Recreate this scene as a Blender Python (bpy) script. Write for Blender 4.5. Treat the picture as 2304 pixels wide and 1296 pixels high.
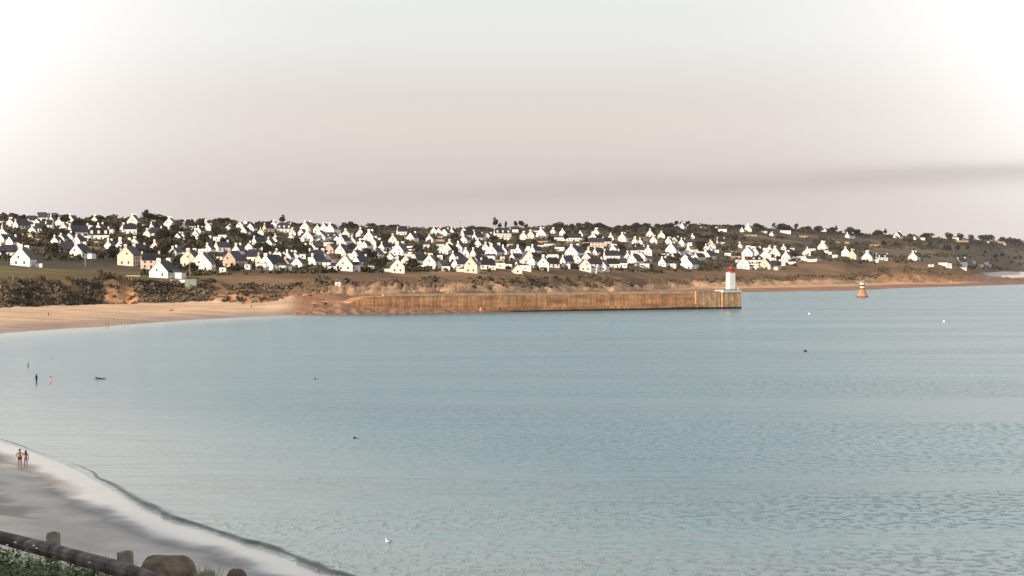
import bpy, bmesh, math, random
import numpy as np
from mathutils import Vector, Matrix
for o in list(bpy.data.objects): bpy.data.objects.remove(o)
random.seed(7); RNG = np.random.default_rng(7)
S = bpy.context.scene; COL = S.collection
R = math.radians
# ---------------------------------------------------------------- camera
EYE = 20.0; F = 6000.0; CX = 1152.0; HY = 598.0      # eye height over the sea, focal length in photo pixels
cd = bpy.data.cameras.new('camera'); cam = bpy.data.objects.new('camera', cd); COL.objects.link(cam)
cam.location = (0, 0, EYE); cam.rotation_euler = (R(90), 0, 0)
cd.sensor_width = 36; cd.lens = 36*F/2304; cd.shift_y = -(648-HY)/2304
cd.clip_start = 0.5; cd.clip_end = 60000
S.camera = cam
# ---------------------------------------------------------------- sky
W = bpy.data.worlds.new('World'); S.world = W; W.use_nodes = True
SUN_EL, SUN_AZ = R(17), R(-137)     # azimuth clockwise from +Y: behind the camera, to the left
def world():
    nt = W.node_tree; n = nt.nodes; l = nt.links; n.clear()
    def M(op, a, b=None, clamp=False):
        m = n.new('ShaderNodeMath'); m.operation = op; m.use_clamp = clamp
        for i, v in enumerate((a, b)):
            if v is None: continue
            if hasattr(v, 'links'): l.new(v, m.inputs[i])
            else: m.inputs[i].default_value = v
        return m.outputs[0]
    def mix(f, a, b):
        m = n.new('ShaderNodeMix'); m.data_type = 'RGBA'
        for s, v in ((m.inputs[0], f), (m.inputs[6], a), (m.inputs[7], b)):
            if hasattr(v, 'links'): l.new(v, s)
            elif isinstance(v, tuple): s.default_value = (*v, 1)
            else: s.default_value = v
        return m.outputs[2]
    def ramp(f, pts):
        r = n.new('ShaderNodeValToRGB'); l.new(f, r.inputs[0]); e = r.color_ramp.elements
        r.color_ramp.interpolation = 'EASE'
        while len(e) > 1: e.remove(e[-1])
        e[0].position, e[0].color = pts[0][0], (*pts[0][1], 1)
        for p, c in pts[1:]: k = e.new(p); k.color = (*c, 1)
        return r.outputs[0]
    out = n.new('ShaderNodeOutputWorld'); bg = n.new('ShaderNodeBackground'); bg.inputs[1].default_value = 0.1
    sky = n.new('ShaderNodeTexSky'); sky.sky_type = 'NISHITA'; sky.sun_disc = False
    sky.sun_elevation = SUN_EL; sky.sun_rotation = SUN_AZ; sky.dust_density = 2.0; sky.ozone_density = 1.5
    tc = n.new('ShaderNodeTexCoord'); sp = n.new('ShaderNodeSeparateXYZ'); l.new(tc.outputs['Generated'], sp.inputs[0])
    x, y, z = sp.outputs
    el = z; az = M('ARCTAN2', x, y)
    # thin bright haze: mauve grey low down, whiter above, blue higher up
    col = ramp(M('MULTIPLY', el, 2.0, True), SKY_RAMP)
    # lens glow painted into the sky, whiter left and right of the grey patch
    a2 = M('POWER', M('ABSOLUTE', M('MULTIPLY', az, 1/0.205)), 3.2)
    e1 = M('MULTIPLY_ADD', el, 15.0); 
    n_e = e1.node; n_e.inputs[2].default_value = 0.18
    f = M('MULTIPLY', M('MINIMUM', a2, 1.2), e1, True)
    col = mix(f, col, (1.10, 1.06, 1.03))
    # long thin streak cloud
    nz = n.new('ShaderNodeTexNoise'); nz.inputs['Scale'].default_value = 1.0; nz.inputs['Detail'].default_value = 4
    cb = n.new('ShaderNodeCombineXYZ'); l.new(M('MULTIPLY', az, 9.0), cb.inputs[0]); l.new(M('MULTIPLY', el, 90.0), cb.inputs[1]); l.new(cb.outputs[0], nz.inputs[0])
    bend = M('MULTIPLY', M('SUBTRACT', nz.outputs[0], 0.5), 0.006)
    cen = M('ADD', M('MULTIPLY_ADD', az, 0.037), bend); cen.node.inputs[0].links[0].from_node.inputs[2].default_value = 0.0272
    d = M('DIVIDE', M('SUBTRACT', el, cen), 0.0043)
    g = M('EXPONENT', M('MULTIPLY', M('MULTIPLY', d, d), -1.0))
    side = M('MULTIPLY', M('ADD', az, 0.13), 8.0, True)
    side2 = M('MULTIPLY', M('SUBTRACT', 0.6, az), 3.0, True)
    ns = M('MULTIPLY_ADD', nz.outputs[0], 1.0); ns.node.inputs[2].default_value = 0.45
    k = M('MULTIPLY', M('MULTIPLY', M('MULTIPLY', g, side), side2), M('MAXIMUM', M('MINIMUM', ns, 1.0), 0.0))
    col = mix(M('MULTIPLY', k, 0.66), col, (0.55, 0.495, 0.485))
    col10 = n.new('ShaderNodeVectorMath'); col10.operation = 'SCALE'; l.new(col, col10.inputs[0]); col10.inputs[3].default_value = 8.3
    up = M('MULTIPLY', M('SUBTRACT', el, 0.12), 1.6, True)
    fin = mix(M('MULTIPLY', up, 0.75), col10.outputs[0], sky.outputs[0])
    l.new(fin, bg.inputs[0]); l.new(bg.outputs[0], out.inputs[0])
SKY_RAMP = [(0.0, (0.69, 0.60, 0.585)), (0.05, (0.635, 0.57, 0.55)), (0.11, (0.725, 0.665, 0.62)), (0.18, (0.79, 0.80, 0.775)),
            (0.24, (0.82, 0.88, 0.87)), (0.36, (0.60, 0.74, 0.80)), (0.55, (0.40, 0.57, 0.67)), (1.0, (0.28, 0.43, 0.58))]
world()
sd = bpy.data.lights.new('sun', 'SUN'); sun = bpy.data.objects.new('sun', sd); COL.objects.link(sun)
sd.energy = 4.8; sd.angle = R(0.5); sd.color = (1.0, 0.80, 0.60)
to_sun = Vector((math.sin(SUN_AZ)*math.cos(SUN_EL), math.cos(SUN_AZ)*math.cos(SUN_EL), math.sin(SUN_EL)))
sun.rotation_euler = to_sun.to_track_quat('Z', 'Y').to_euler()
S.view_settings.view_transform = 'Standard'; S.view_settings.look = 'None'; S.view_settings.gamma = 1
S.view_settings.exposure = 0.32; S.view_settings.use_curve_mapping = False

# ---------------------------------------------------------------- helpers
def lerp_tab(u, tab):
    tab = np.asarray(tab, float); return np.interp(u, tab[:, 0], tab[:, 1])
def hash2(ix, iy, s=0):
    h = (ix.astype(np.int64)*374761393 + iy.astype(np.int64)*668265263 + s*1442695041) & 0x7fffffff
    h = ((h ^ (h >> 13))*1274126177) & 0x7fffffff
    return ((h ^ (h >> 16)) & 0xffff)/65535.0
def vnoise(x, y, s=0):
    x = np.asarray(x, float); y = np.asarray(y, float)
    ix = np.floor(x); iy = np.floor(y); fx = x-ix; fy = y-iy
    fx = fx*fx*(3-2*fx); fy = fy*fy*(3-2*fy)
    a = hash2(ix, iy, s); b = hash2(ix+1, iy, s); c = hash2(ix, iy+1, s); d = hash2(ix+1, iy+1, s)
    return (a*(1-fx)+b*fx)*(1-fy)+(c*(1-fx)+d*fx)*fy
def fbm(x, y, o=4, s=0):
    t = 0; a = 0.5; n = 0
    for i in range(o):
        t = t + a*vnoise(x*2**i, y*2**i, s+i*17); n += a; a *= 0.5
    return t/n
def sstep(a, b, x):
    t = np.clip((x-a)/(b-a), 0, 1); return t*t*(3-2*t)
def tag(o, label=None, cat=None, group=None, kind=None):
    if label: o['label'] = label
    if cat: o['category'] = cat
    if group: o['group'] = group
    if kind: o['kind'] = kind
    return o
def empty(name, loc, rz=0):
    o = bpy.data.objects.new(name, None); COL.objects.link(o); o.location = loc; o.rotation_euler = (0, 0, rz)
    o.empty_display_size = 0.1; return o
def link(name, me, mat=None, parent=None, loc=None, rot=None, scale=None):
    o = bpy.data.objects.new(name, me); COL.objects.link(o)
    if mat is not None and len(me.materials) == 0: me.materials.append(mat)
    if parent: o.parent = parent
    if loc is not None: o.location = loc
    if rot is not None: o.rotation_euler = rot
    if scale is not None: o.scale = scale
    return o
def mesh(name, v, f, smooth=False):
    me = bpy.data.meshes.new(name); me.from_pydata([tuple(p) for p in v], [], f); me.update()
    if smooth: me.polygons.foreach_set('use_smooth', [True]*len(me.polygons))
    return me
def np_mesh(name, v, quads, smooth=True):
    me = bpy.data.meshes.new(name); k = quads.shape[1]
    me.vertices.add(len(v)); me.vertices.foreach_set('co', np.ascontiguousarray(v, np.float32).ravel())
    me.loops.add(quads.size); me.loops.foreach_set('vertex_index', np.ascontiguousarray(quads, np.int32).ravel())
    me.polygons.add(len(quads)); me.polygons.foreach_set('loop_start', np.arange(0, quads.size, k, dtype=np.int32))
    me.polygons.foreach_set('use_smooth', np.full(len(quads), smooth)); me.update(calc_edges=True); me.validate(); return me
def grid_quads(nr, nc):
    i = np.arange((nr-1)*(nc-1)); r = i//(nc-1); c = i % (nc-1); a = r*nc+c
    return np.stack([a, a+1, a+nc+1, a+nc], 1)
def color_attr(me, rgb):
    at = me.color_attributes.new('tint', 'FLOAT_COLOR', 'POINT')
    d = np.ones((len(rgb), 4), np.float32); d[:, :3] = rgb; at.data.foreach_set('color', d.ravel())
class MB:
    def __init__(s): s.v = []; s.f = []
    def add(s, v, f):
        n = len(s.v); s.v += [tuple(p) for p in v]; s.f += [tuple(i+n for i in q) for q in f]; return s
    def box(s, x0, x1, y0, y1, z0, z1, top=1.0):
        cx, cy = (x0+x1)/2, (y0+y1)/2; t = lambda a, c: c+(a-c)*top
        return s.add([(x0,y0,z0),(x1,y0,z0),(x1,y1,z0),(x0,y1,z0),(t(x0,cx),t(y0,cy),z1),(t(x1,cx),t(y0,cy),z1),(t(x1,cx),t(y1,cy),z1),(t(x0,cx),t(y1,cy),z1)],
                     [(0,3,2,1),(4,5,6,7),(0,1,5,4),(1,2,6,5),(2,3,7,6),(3,0,4,7)])
    def lathe(s, pts, n=16, c=(0,0), ph=0, jit=0, sx=1, sy=1):
        v = []; f = []
        for r, z in pts:
            for k in range(n):
                a = ph+2*math.pi*k/n; q = r*(1+random.uniform(-jit, jit)); v.append((c[0]+q*math.cos(a)*sx, c[1]+q*math.sin(a)*sy, z))
        for i in range(len(pts)-1):
            for k in range(n): f.append((i*n+k, i*n+(k+1) % n, (i+1)*n+(k+1) % n, (i+1)*n+k))
        f.append(tuple(range(n))[::-1]); f.append(tuple(range((len(pts)-1)*n, len(pts)*n)))
        return s.add(v, f)
    def tube(s, p, q, r0, r1=None, n=8, rings=1, jit=0):
        r1 = r0 if r1 is None else r1; p = Vector(p); q = Vector(q); d = (q-p).normalized()
        a = d.orthogonal().normalized(); b = d.cross(a); v = []; f = []
        for i in range(rings+1):
            t = i/rings; c = p.lerp(q, t); r = r0+(r1-r0)*t; c = c+(a*random.uniform(-1,1)+b*random.uniform(-1,1))*jit*0.6
            for k in range(n):
                an = 2*math.pi*k/n; rr = r+random.uniform(-jit, jit); v.append(c+(a*math.cos(an)+b*math.sin(an))*rr)
        for i in range(rings):
            for k in range(n): f.append((i*n+k, i*n+(k+1) % n, (i+1)*n+(k+1) % n, (i+1)*n+k))
        f.append(tuple(range(n))[::-1]); f.append(tuple(range(rings*n, rings*n+n)))
        return s.add(v, f)
    def build(s, name, mat, parent=None, smooth=False, **kw): return link(name, mesh(name, s.v, s.f, smooth), mat, parent, **kw)
def mat(name, col, rough=0.85, var=0.0, scale=1.0, col2=None, bump=0.0, bscale=None, attr=False, spec=0.3, metal=0.0, stretch=(1,1,1), detail=5, random_obj=0.0):
    m = bpy.data.materials.new(name); m.use_nodes = True; nt = m.node_tree; n = nt.nodes; l = nt.links
    b = n['Principled BSDF']; b.inputs['Roughness'].default_value = rough; b.inputs['Specular IOR Level'].default_value = spec; b.inputs['Metallic'].default_value = metal
    tc = n.new('ShaderNodeTexCoord'); mp = n.new('ShaderNodeMapping'); l.new(tc.outputs['Object'], mp.inputs[0]); mp.inputs['Scale'].default_value = stretch
    nz = n.new('ShaderNodeTexNoise'); nz.inputs['Scale'].default_value = scale; nz.inputs['Detail'].default_value = detail; l.new(mp.outputs[0], nz.inputs[0])
    mx = n.new('ShaderNodeMix'); mx.data_type = 'RGBA'; mr = n.new('ShaderNodeMapRange'); l.new(nz.outputs[0], mr.inputs[0]); mr.inputs[1].default_value = 0.36; mr.inputs[2].default_value = 0.64
    l.new(mr.outputs[0], mx.inputs[0])
    c2 = col2 if col2 else tuple(c*(1-var) for c in col)
    mx.inputs[6].default_value = (*c2, 1); mx.inputs[7].default_value = (*[min(1, c*(1+var*0.5)) for c in col], 1)
    o = mx.outputs[2]
    if attr:
        ca = n.new('ShaderNodeVertexColor'); ca.layer_name = 'tint'
        mu = n.new('ShaderNodeMix'); mu.data_type = 'RGBA'; mu.blend_type = 'MULTIPLY'; mu.inputs[0].default_value = 1
        l.new(ca.outputs[0], mu.inputs[6]); l.new(o, mu.inputs[7]); o = mu.outputs[2]
    if random_obj:
        oi = n.new('ShaderNodeObjectInfo'); hs = n.new('ShaderNodeHueSaturation')
        m2 = n.new('ShaderNodeMapRange'); l.new(oi.outputs['Random'], m2.inputs[0]); m2.inputs[3].default_value = 1-random_obj; m2.inputs[4].default_value = 1+random_obj
        l.new(m2.outputs[0], hs.inputs['Value']); l.new(o, hs.inputs['Color']); o = hs.outputs[0]
    l.new(o, b.inputs['Base Color'])
    if bump:
        bn = n.new('ShaderNodeTexNoise'); bn.inputs['Scale'].default_value = bscale or scale*4; bn.inputs['Detail'].default_value = 6; l.new(mp.outputs[0], bn.inputs[0])
        bp = n.new('ShaderNodeBump'); bp.inputs['Strength'].default_value = 1; bp.inputs['Distance'].default_value = bump
        l.new(bn.outputs[0], bp.inputs['Height']); l.new(bp.outputs[0], b.inputs['Normal'])
    return m
def at(px, Y, py=None, z=None):
    return Vector(((px-CX)/F*Y, Y, z if py is None else EYE-(py-HY)*Y/F))
def sea_Y(py): return EYE*F/(py-HY)
LABELS = set()

M = {}
M['land'] = mat('hillside_ground', (1,1,1), 0.95, 0.30, 0.05, attr=True, bump=0.5, bscale=0.5, spec=0.1)
M['near'] = mat('beach_sand', (1,1,1), 0.55, 0.16, 0.35, attr=True, bump=0.02, bscale=1.5, spec=0.3, stretch=(1,0.35,1))
M['white'] = mat('white_render', (0.78,0.76,0.73), 0.85, 0.10, 0.3, random_obj=0.10)
M['cream'] = mat('cream_render', (0.70,0.57,0.48), 0.85, 0.08, 0.3)
M['pink'] = mat('pink_render', (0.72,0.54,0.46), 0.85, 0.08, 0.3)
M['stonewall'] = mat('house_stone', (0.50,0.40,0.32), 0.9, 0.3, 0.8)
M['grey'] = mat('grey_render', (0.40,0.43,0.42), 0.85, 0.08, 0.3)
M['slate'] = mat('slate_roof', (0.026,0.028,0.040), 0.6, 0.35, 0.6, random_obj=0.5, spec=0.35)
M['redroof'] = mat('red_tile_roof', (0.34,0.13,0.08), 0.8, 0.3, 0.8)
M['glass'] = mat('window_glass', (0.03,0.035,0.045), 0.15, 0.2, 0.5, spec=0.5)
M['bark'] = mat('bark', (0.07,0.05,0.035), 0.95, 0.3, 3)
M['leaf'] = mat('tree_foliage', (0.046,0.048,0.030), 0.9, 0.45, 0.25, random_obj=0.3, spec=0.1)
M['pine'] = mat('pine_foliage', (0.035,0.040,0.028), 0.9, 0.4, 0.3, random_obj=0.3, spec=0.1)
M['scrub'] = mat('scrub_foliage', (0.078,0.068,0.042), 0.95, 0.5, 0.02, col2=(0.035,0.036,0.022), spec=0.1)
M['rock'] = mat('brown_rock', (0.33,0.19,0.12), 0.9, 0.5, 0.35, bump=0.25, bscale=1.2)

# ---------------------------------------------------------------- far shore and hillside (one sheet)
UK = [-700, -400, 0, 230, 310, 400, 480, 600, 660, 760, 900, 1100, 1400, 1560, 1700, 1900, 1960, 2030, 2100, 2150, 2225, 2304, 2700, 3000]
def zY(Y, z): return (Y, HY+(EYE-z)*F/Y)
# levels: waterline, beach top, cliff top, spit back, front row, middle, upper, skyline  -> (Y, py) at each UK
LV = {}
LV[1] = [zY(Y, 0) for Y in (640, 700, 789, 876, 920, 968, 1010, 1062, 1088, 1118, 1150, 1350, 1700, 1900, 2034, 2143, 2230, 2400, 2500, 2560, 2700, 2857, 3400, 3600)]
LV[2] = [zY(900,4), zY(960,4), zY(1043,4), zY(1143,4), zY(1158,4), zY(1171,4), zY(1170,4), zY(1140,4.2), zY(1160,7.6), zY(1185,7.8), zY(1225,7.0), zY(1450,5), zY(1800,3), zY(2100,3), zY(2200,3), zY(2400,3.2), zY(2500,3.5), zY(2600,3.5), zY(2700,3), zY(2760,3), zY(2880,3), zY(3000,2.5), zY(3600,3), zY(3900,3)]
LV[3] = [(1000,630), (1030,630), (1095,628), (1185,631), (1200,634), (1215,636), (1225,638), (1235,643), (1260,642), (1340,634), (1450,632), (1560,630), (1880,628), (2200,626), (2300,624), (2500,619), (2640,608), (2780,601), (2880,604), (2960,611), (3080,622), (3200,629), (3900,630), (4200,630)]
LV[4] = [(1010,629.5), (1040,629.5), (1105,627.5), (1195,630.5), (1210,633.5), (1225,635.5), (1235,637.5), (1245,642.5), (1270,641.5), (1350,633.5), (1460,631.5), (1570,629.5), (1890,627.5), (2210,625.5), (2310,623.5), (2520,617), (2700,604), (2840,600), (2960,602), (3100,607), zY(3700,-0.5), zY(4000,-0.8), zY(4400,-1), zY(4800,-2)]
LV[5] = [(1200,604), (1200,603), (1250,602), (1340,603), (1345,610), (1330,616), (1370,612), (1420,610), (1450,609), (1500,610), (1600,612), (1680,612), (2000,609), (2330,607), (2430,606), (2700,590), (2850,590), (3000,592), (3200,594), (3500,598), zY(5200,6.5), zY(5400,7), zY(5500,7), zY(5600,7)]
LV[6] = [(1500,560), (1500,558), (1550,556), (1650,558), (1700,558), (1720,560), (1800,560), (1950,562), (2000,562), (2050,563), (2100,564), (2200,565), (2500,565), (2850,566), (3000,566), (3400,565), (3500,567), (3650,570), (3850,573), (4100,577), (5500,604), (5700,608), (5900,608), (6000,608)]
LV[7] = [(1850,522), (1850,520), (1880,520), (1950,524), (2000,524), (2050,526), (2150,527), (2350,530), (2400,532), (2500,534), (2650,537), (2750,538), (3050,536), (3350,537), (3500,538), (3850,544), (3950,548), (4100,552), (4300,556), (4500,560), (5900,575), (6100,580), (6300,580), (6300,580)]
LV[8] = [(2200,490), (2150,490), (2120,493), (2230,499), (2300,499), (2350,501), (2500,503), (2800,506), (2900,507), (3000,511), (3150,515), (3300,516), (3550,514), (3750,508), (3850,512), (4250,524), (4350,528), (4500,533), (4650,536), (4800,538), (6300,541), (6600,545), (6800,546), (6800,548)]
NSUB = {0: 4, 1: 14, 2: 16, 3: 3, 4: 14, 5: 22, 6: 22, 7: 22, 8: 3}
def level(k, u):
    t = np.array(LV[k]); return np.interp(u, UK, t[:, 0]), np.interp(u, UK, t[:, 1])
def terrain():
    us = np.arange(-700, 3001, 5.0); nu = len(us); rows = []
    seq = []
    Y1, p1 = level(1, us); seq.append((Y1-60, HY+(EYE+4)*F/(Y1-60)))
    for k in range(1, 9): seq.append(level(k, us))
    Y8, p8 = level(8, us); z8 = EYE-(p8-HY)*Y8/F
    YY = [s[0] for s in seq]; ZZ = [EYE-(s[1]-HY)*s[0]/F for s in seq]
    YY += [Y8+500, Y8+6000]; ZZ += [z8-35, z8*0+30]
    Yr = []; Zr = []; Tr = []
    for i in range(len(YY)-1):
        ns = NSUB.get(i, 3)
        for j in range(ns):
            t = j/ns; Yr.append(YY[i]*(1-t)+YY[i+1]*t); Zr.append(ZZ[i]*(1-t)+ZZ[i+1]*t); Tr.append(np.full(nu, i+t))
    Yr.append(YY[-1]); Zr.append(ZZ[-1]); Tr.append(np.full(nu, len(YY)-1.0))
    Y = np.array(Yr); Z = np.array(Zr); T = np.array(Tr); U = np.broadcast_to(us, Y.shape)
    X = (U-CX)/F*Y
    # ragged cliff, lumpy rocks and rolling ground
    cl = sstep(1.9, 2.15, T)*(1-sstep(2.95, 3.3, T))
    Zc = (fbm(X/8, Y/8, 5, 3)-0.5)*7.5*cl + (fbm(X/26, Y/26, 3, 31)-0.5)*6*cl
    rocky = sstep(640, 780, U)*sstep(1.0, 1.3, T)*(1-sstep(2, 2.2, T))
    Zc = Zc+(fbm(X/8, Y/8, 4, 9)-0.35)*2.0*rocky*(1-sstep(1300, 1600, U)*0.8)
    hill = sstep(4.2, 5, T)*(1-sstep(7.6, 8, T))
    Zc = Zc+(fbm(X/110, Y/110, 3, 5)-0.5)*7*hill
    Z = Z+Zc
    # ---- ground cover colours
    n1 = fbm(X/60, Y/60, 4, 11)[..., None]; n2 = fbm(X/14, Y/20, 4, 12)[..., None]; n3 = fbm(X/220, Y/90, 3, 13)[..., None]
    t = T[..., None]; u = U[..., None]; z = Z[..., None]
    def c(*a): return np.array(a, float)
    sand = c(.80,.56,.36); wet = c(.52,.38,.30); rock = c(.40,.215,.12); orock = c(.62,.33,.17); scrub = c(.125,.095,.065)
    heath = c(.25,.155,.08); grass = c(.20,.155,.065); dgreen = c(.095,.080,.060); tan = c(.58,.375,.22); mud = c(.24,.18,.14)
    C = np.zeros(Y.shape+(3,))+sand
    C = C*(1-(1-sstep(1.12, 1.5, t))*1)+wet*(1-sstep(1.12, 1.5, t))
    rk = rock*(0.75+0.6*n2); 
    right = sstep(625, 690, u); flat = sstep(1450, 1600, u)
    low = (rk*(1-flat)+(c(.40,.22,.15)*(0.8+0.4*n2))*flat)
    lowbright = tan*1.15*(0.8+0.5*n2)
    low = low*(1-flat*sstep(1.55,1.8,t))+lowbright*flat*sstep(1.55,1.8,t)
    C = C*(1-right)+low*right
    cliff = rock*(0.7+0.7*n2)
    ored = sstep(228, 250, u)*(1-sstep(300, 318, u)) + sstep(470, 500, u)*(1-sstep(520, 560, u))*0.8 + sstep(1950, 2000, u)*(1-sstep(2090, 2130, u))
    cliff = cliff*(1-np.clip(ored, 0, 1))+orock*(0.65+0.7*n2)*np.clip(ored, 0, 1)
    veg = (1-sstep(205, 235, u)) + sstep(305, 325, u)*(1-sstep(455, 490, u))
    cliff = cliff*(1-veg*0.85)+scrub*(0.7+0.7*n2)*veg*0.85
    cr = sstep(680, 800, u)*(1-sstep(1950, 2000, u))
    cliff = cliff*(1-cr)+(tan*(0.55+0.9*n2))*cr
    gtop = sstep(0.42, 0.62, (t-2)*0.6+n1*0.65)[..., :1]*sstep(2.3, 2.6, t)
    cliff = cliff*(1-gtop)+heath*(0.8+0.5*n1)*gtop
    m = sstep(1.98, 2.06, t); C = C*(1-m)+cliff*m
    top = heath*(0.45+1.15*n1); gl = 1-sstep(380, 640, u)
    top = top*(1-gl)+grass*(0.45+1.1*n1)*gl
    m = sstep(2.9, 3.05, t); C = C*(1-m)+top*m
    hillc = dgreen*(0.4+1.4*n1); fld = sstep(0.56, 0.62, n3)
    hillc = hillc*(1-fld)+(c(.25,.18,.11)*(0.8+0.5*n1))*fld
    rgt = sstep(1850, 2000, u); hillc = hillc*(1-rgt)+(c(.19,.15,.10)*(0.6+0.8*n1))*rgt
    m = sstep(4.9, 5.3, t); C = C*(1-m)+hillc*m
    m = sstep(7.2, 7.7, t); C = C*(1-m)+dgreen*0.9*m
    wb = sstep(2200, 2235, u)*sstep(4.15, 4.3, t)*(1-sstep(5.0, 5.03, t)); C = C*(1-wb)+c(.92,.84,.76)*wb
    sp = sstep(2150, 2230, u)*(1-sstep(4.0, 4.2, t))*sstep(1.2,1.5,t); C = C*(1-sp)+c(.33,.2,.15)*sp
    v = np.stack([X, Y, Z], -1).reshape(-1, 3)
    me = np_mesh('hillside', v, grid_quads(*Y.shape)); color_attr(me, C.reshape(-1, 3))
    tag(link('hillside', me, M['land']), kind='structure')
    return us, Y, Z, T
TU, TY, TZ, TT = terrain()
def ground_at_py(u, py):
    """walk up the hillside at column u until the ground shows at pixel row py; returns world point"""
    i = (u-TU[0])/5.0; i0 = int(np.clip(math.floor(i), 0, len(TU)-2)); f = min(max(i-i0, 0), 1)
    Y = TY[:, i0]*(1-f)+TY[:, i0+1]*f; Z = TZ[:, i0]*(1-f)+TZ[:, i0+1]*f; T = TT[:, i0]
    p = HY+(EYE-Z)*F/Y
    ok = (T >= 1) & (T <= 8); idx = np.where(ok)[0]
    for a in idx[:-1]:
        if p[a] >= py > p[a+1]:
            s = (p[a]-py)/(p[a]-p[a+1]+1e-9); y = Y[a]*(1-s)+Y[a+1]*s
            return Vector(((u-CX)/F*y, y, Z[a]*(1-s)+Z[a+1]*s)), T[a]
    a = idx[-1] if py < p[idx[-1]] else idx[0]
    return Vector(((u-CX)/F*Y[a], Y[a], Z[a])), T[a]
def ground_t(u, t):
    i = int(np.clip(round((u-TU[0])/5.0), 0, len(TU)-1)); a = int(np.argmin(abs(TT[:, i]-t)))
    return Vector(((u-CX)/F*TY[a, i], TY[a, i], TZ[a, i]))

# ---------------------------------------------------------------- near bluff and beach
SHORE = [(-151,789), (-172,700), (-165,600), (-140,500), (-105,400), (-72,332), (-61.5,314), (-44.5,270), (-36.4,243), (-28.6,216), (-23.4,203), (-17.6,190), (-14.0,180), (-10.7,172), (0,145), (22,92), (60,42), (150,0), (300,-40)]
def chaikin(P, n=3):
    for _ in range(n):
        Q = [P[0]]
        for p, q in zip(P[:-1], P[1:]): Q += [(p[0]*.75+q[0]*.25, p[1]*.75+q[1]*.25), (p[0]*.25+q[0]*.75, p[1]*.25+q[1]*.75)]
        P = Q+[P[-1]]
    return P
SHORE = chaikin(SHORE, 2)
def shore_dist(X, Y):
    best = np.full(X.shape, 1e9); sg = np.ones(X.shape)
    for (x0, y0), (x1, y1) in zip(SHORE[:-1], SHORE[1:]):
        dx, dy = x1-x0, y1-y0; L = dx*dx+dy*dy; t = np.clip(((X-x0)*dx+(Y-y0)*dy)/L, 0, 1)
        ex = X-(x0+t*dx); ey = Y-(y0+t*dy); d = np.hypot(ex, ey); cr = dx*ey-dy*ex
        m = d < best; best = np.where(m, d, best); sg = np.where(m, np.where(cr < 0, 1, -1), sg)
    return best*sg      # positive inland
def near_z(X, Y):
    d = shore_dist(X, Y)
    n = fbm(X/7, Y/7, 3, 41)-0.5
    z = np.interp(d, [-60, -3, 0, 2, 5, 12, 22, 38, 62, 80, 110, 230, 420], [-4, -0.25, -0.02, 0.03, 0.10, 0.6, 1.6, 2.8, 20.0, 25.5, 27, 38, 44])
    z = z+n*np.interp(d, [0, 5, 15, 32, 45, 60], [0, 0.02, 0.18, 0.6, 2.2, 0.35])
    r = np.hypot(X, Y); w = sstep(29, 46, r); z = z*w+(18.3-0.072*np.maximum(Y, 0))*(1-w)
    z = z+23*np.exp(-((X+48)**2+(Y+22)**2)/(2*19.0**2))*np.where(d > 0, 1, 0)  # unseen knoll behind the camera, added to shade the fence
    return z, d
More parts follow.
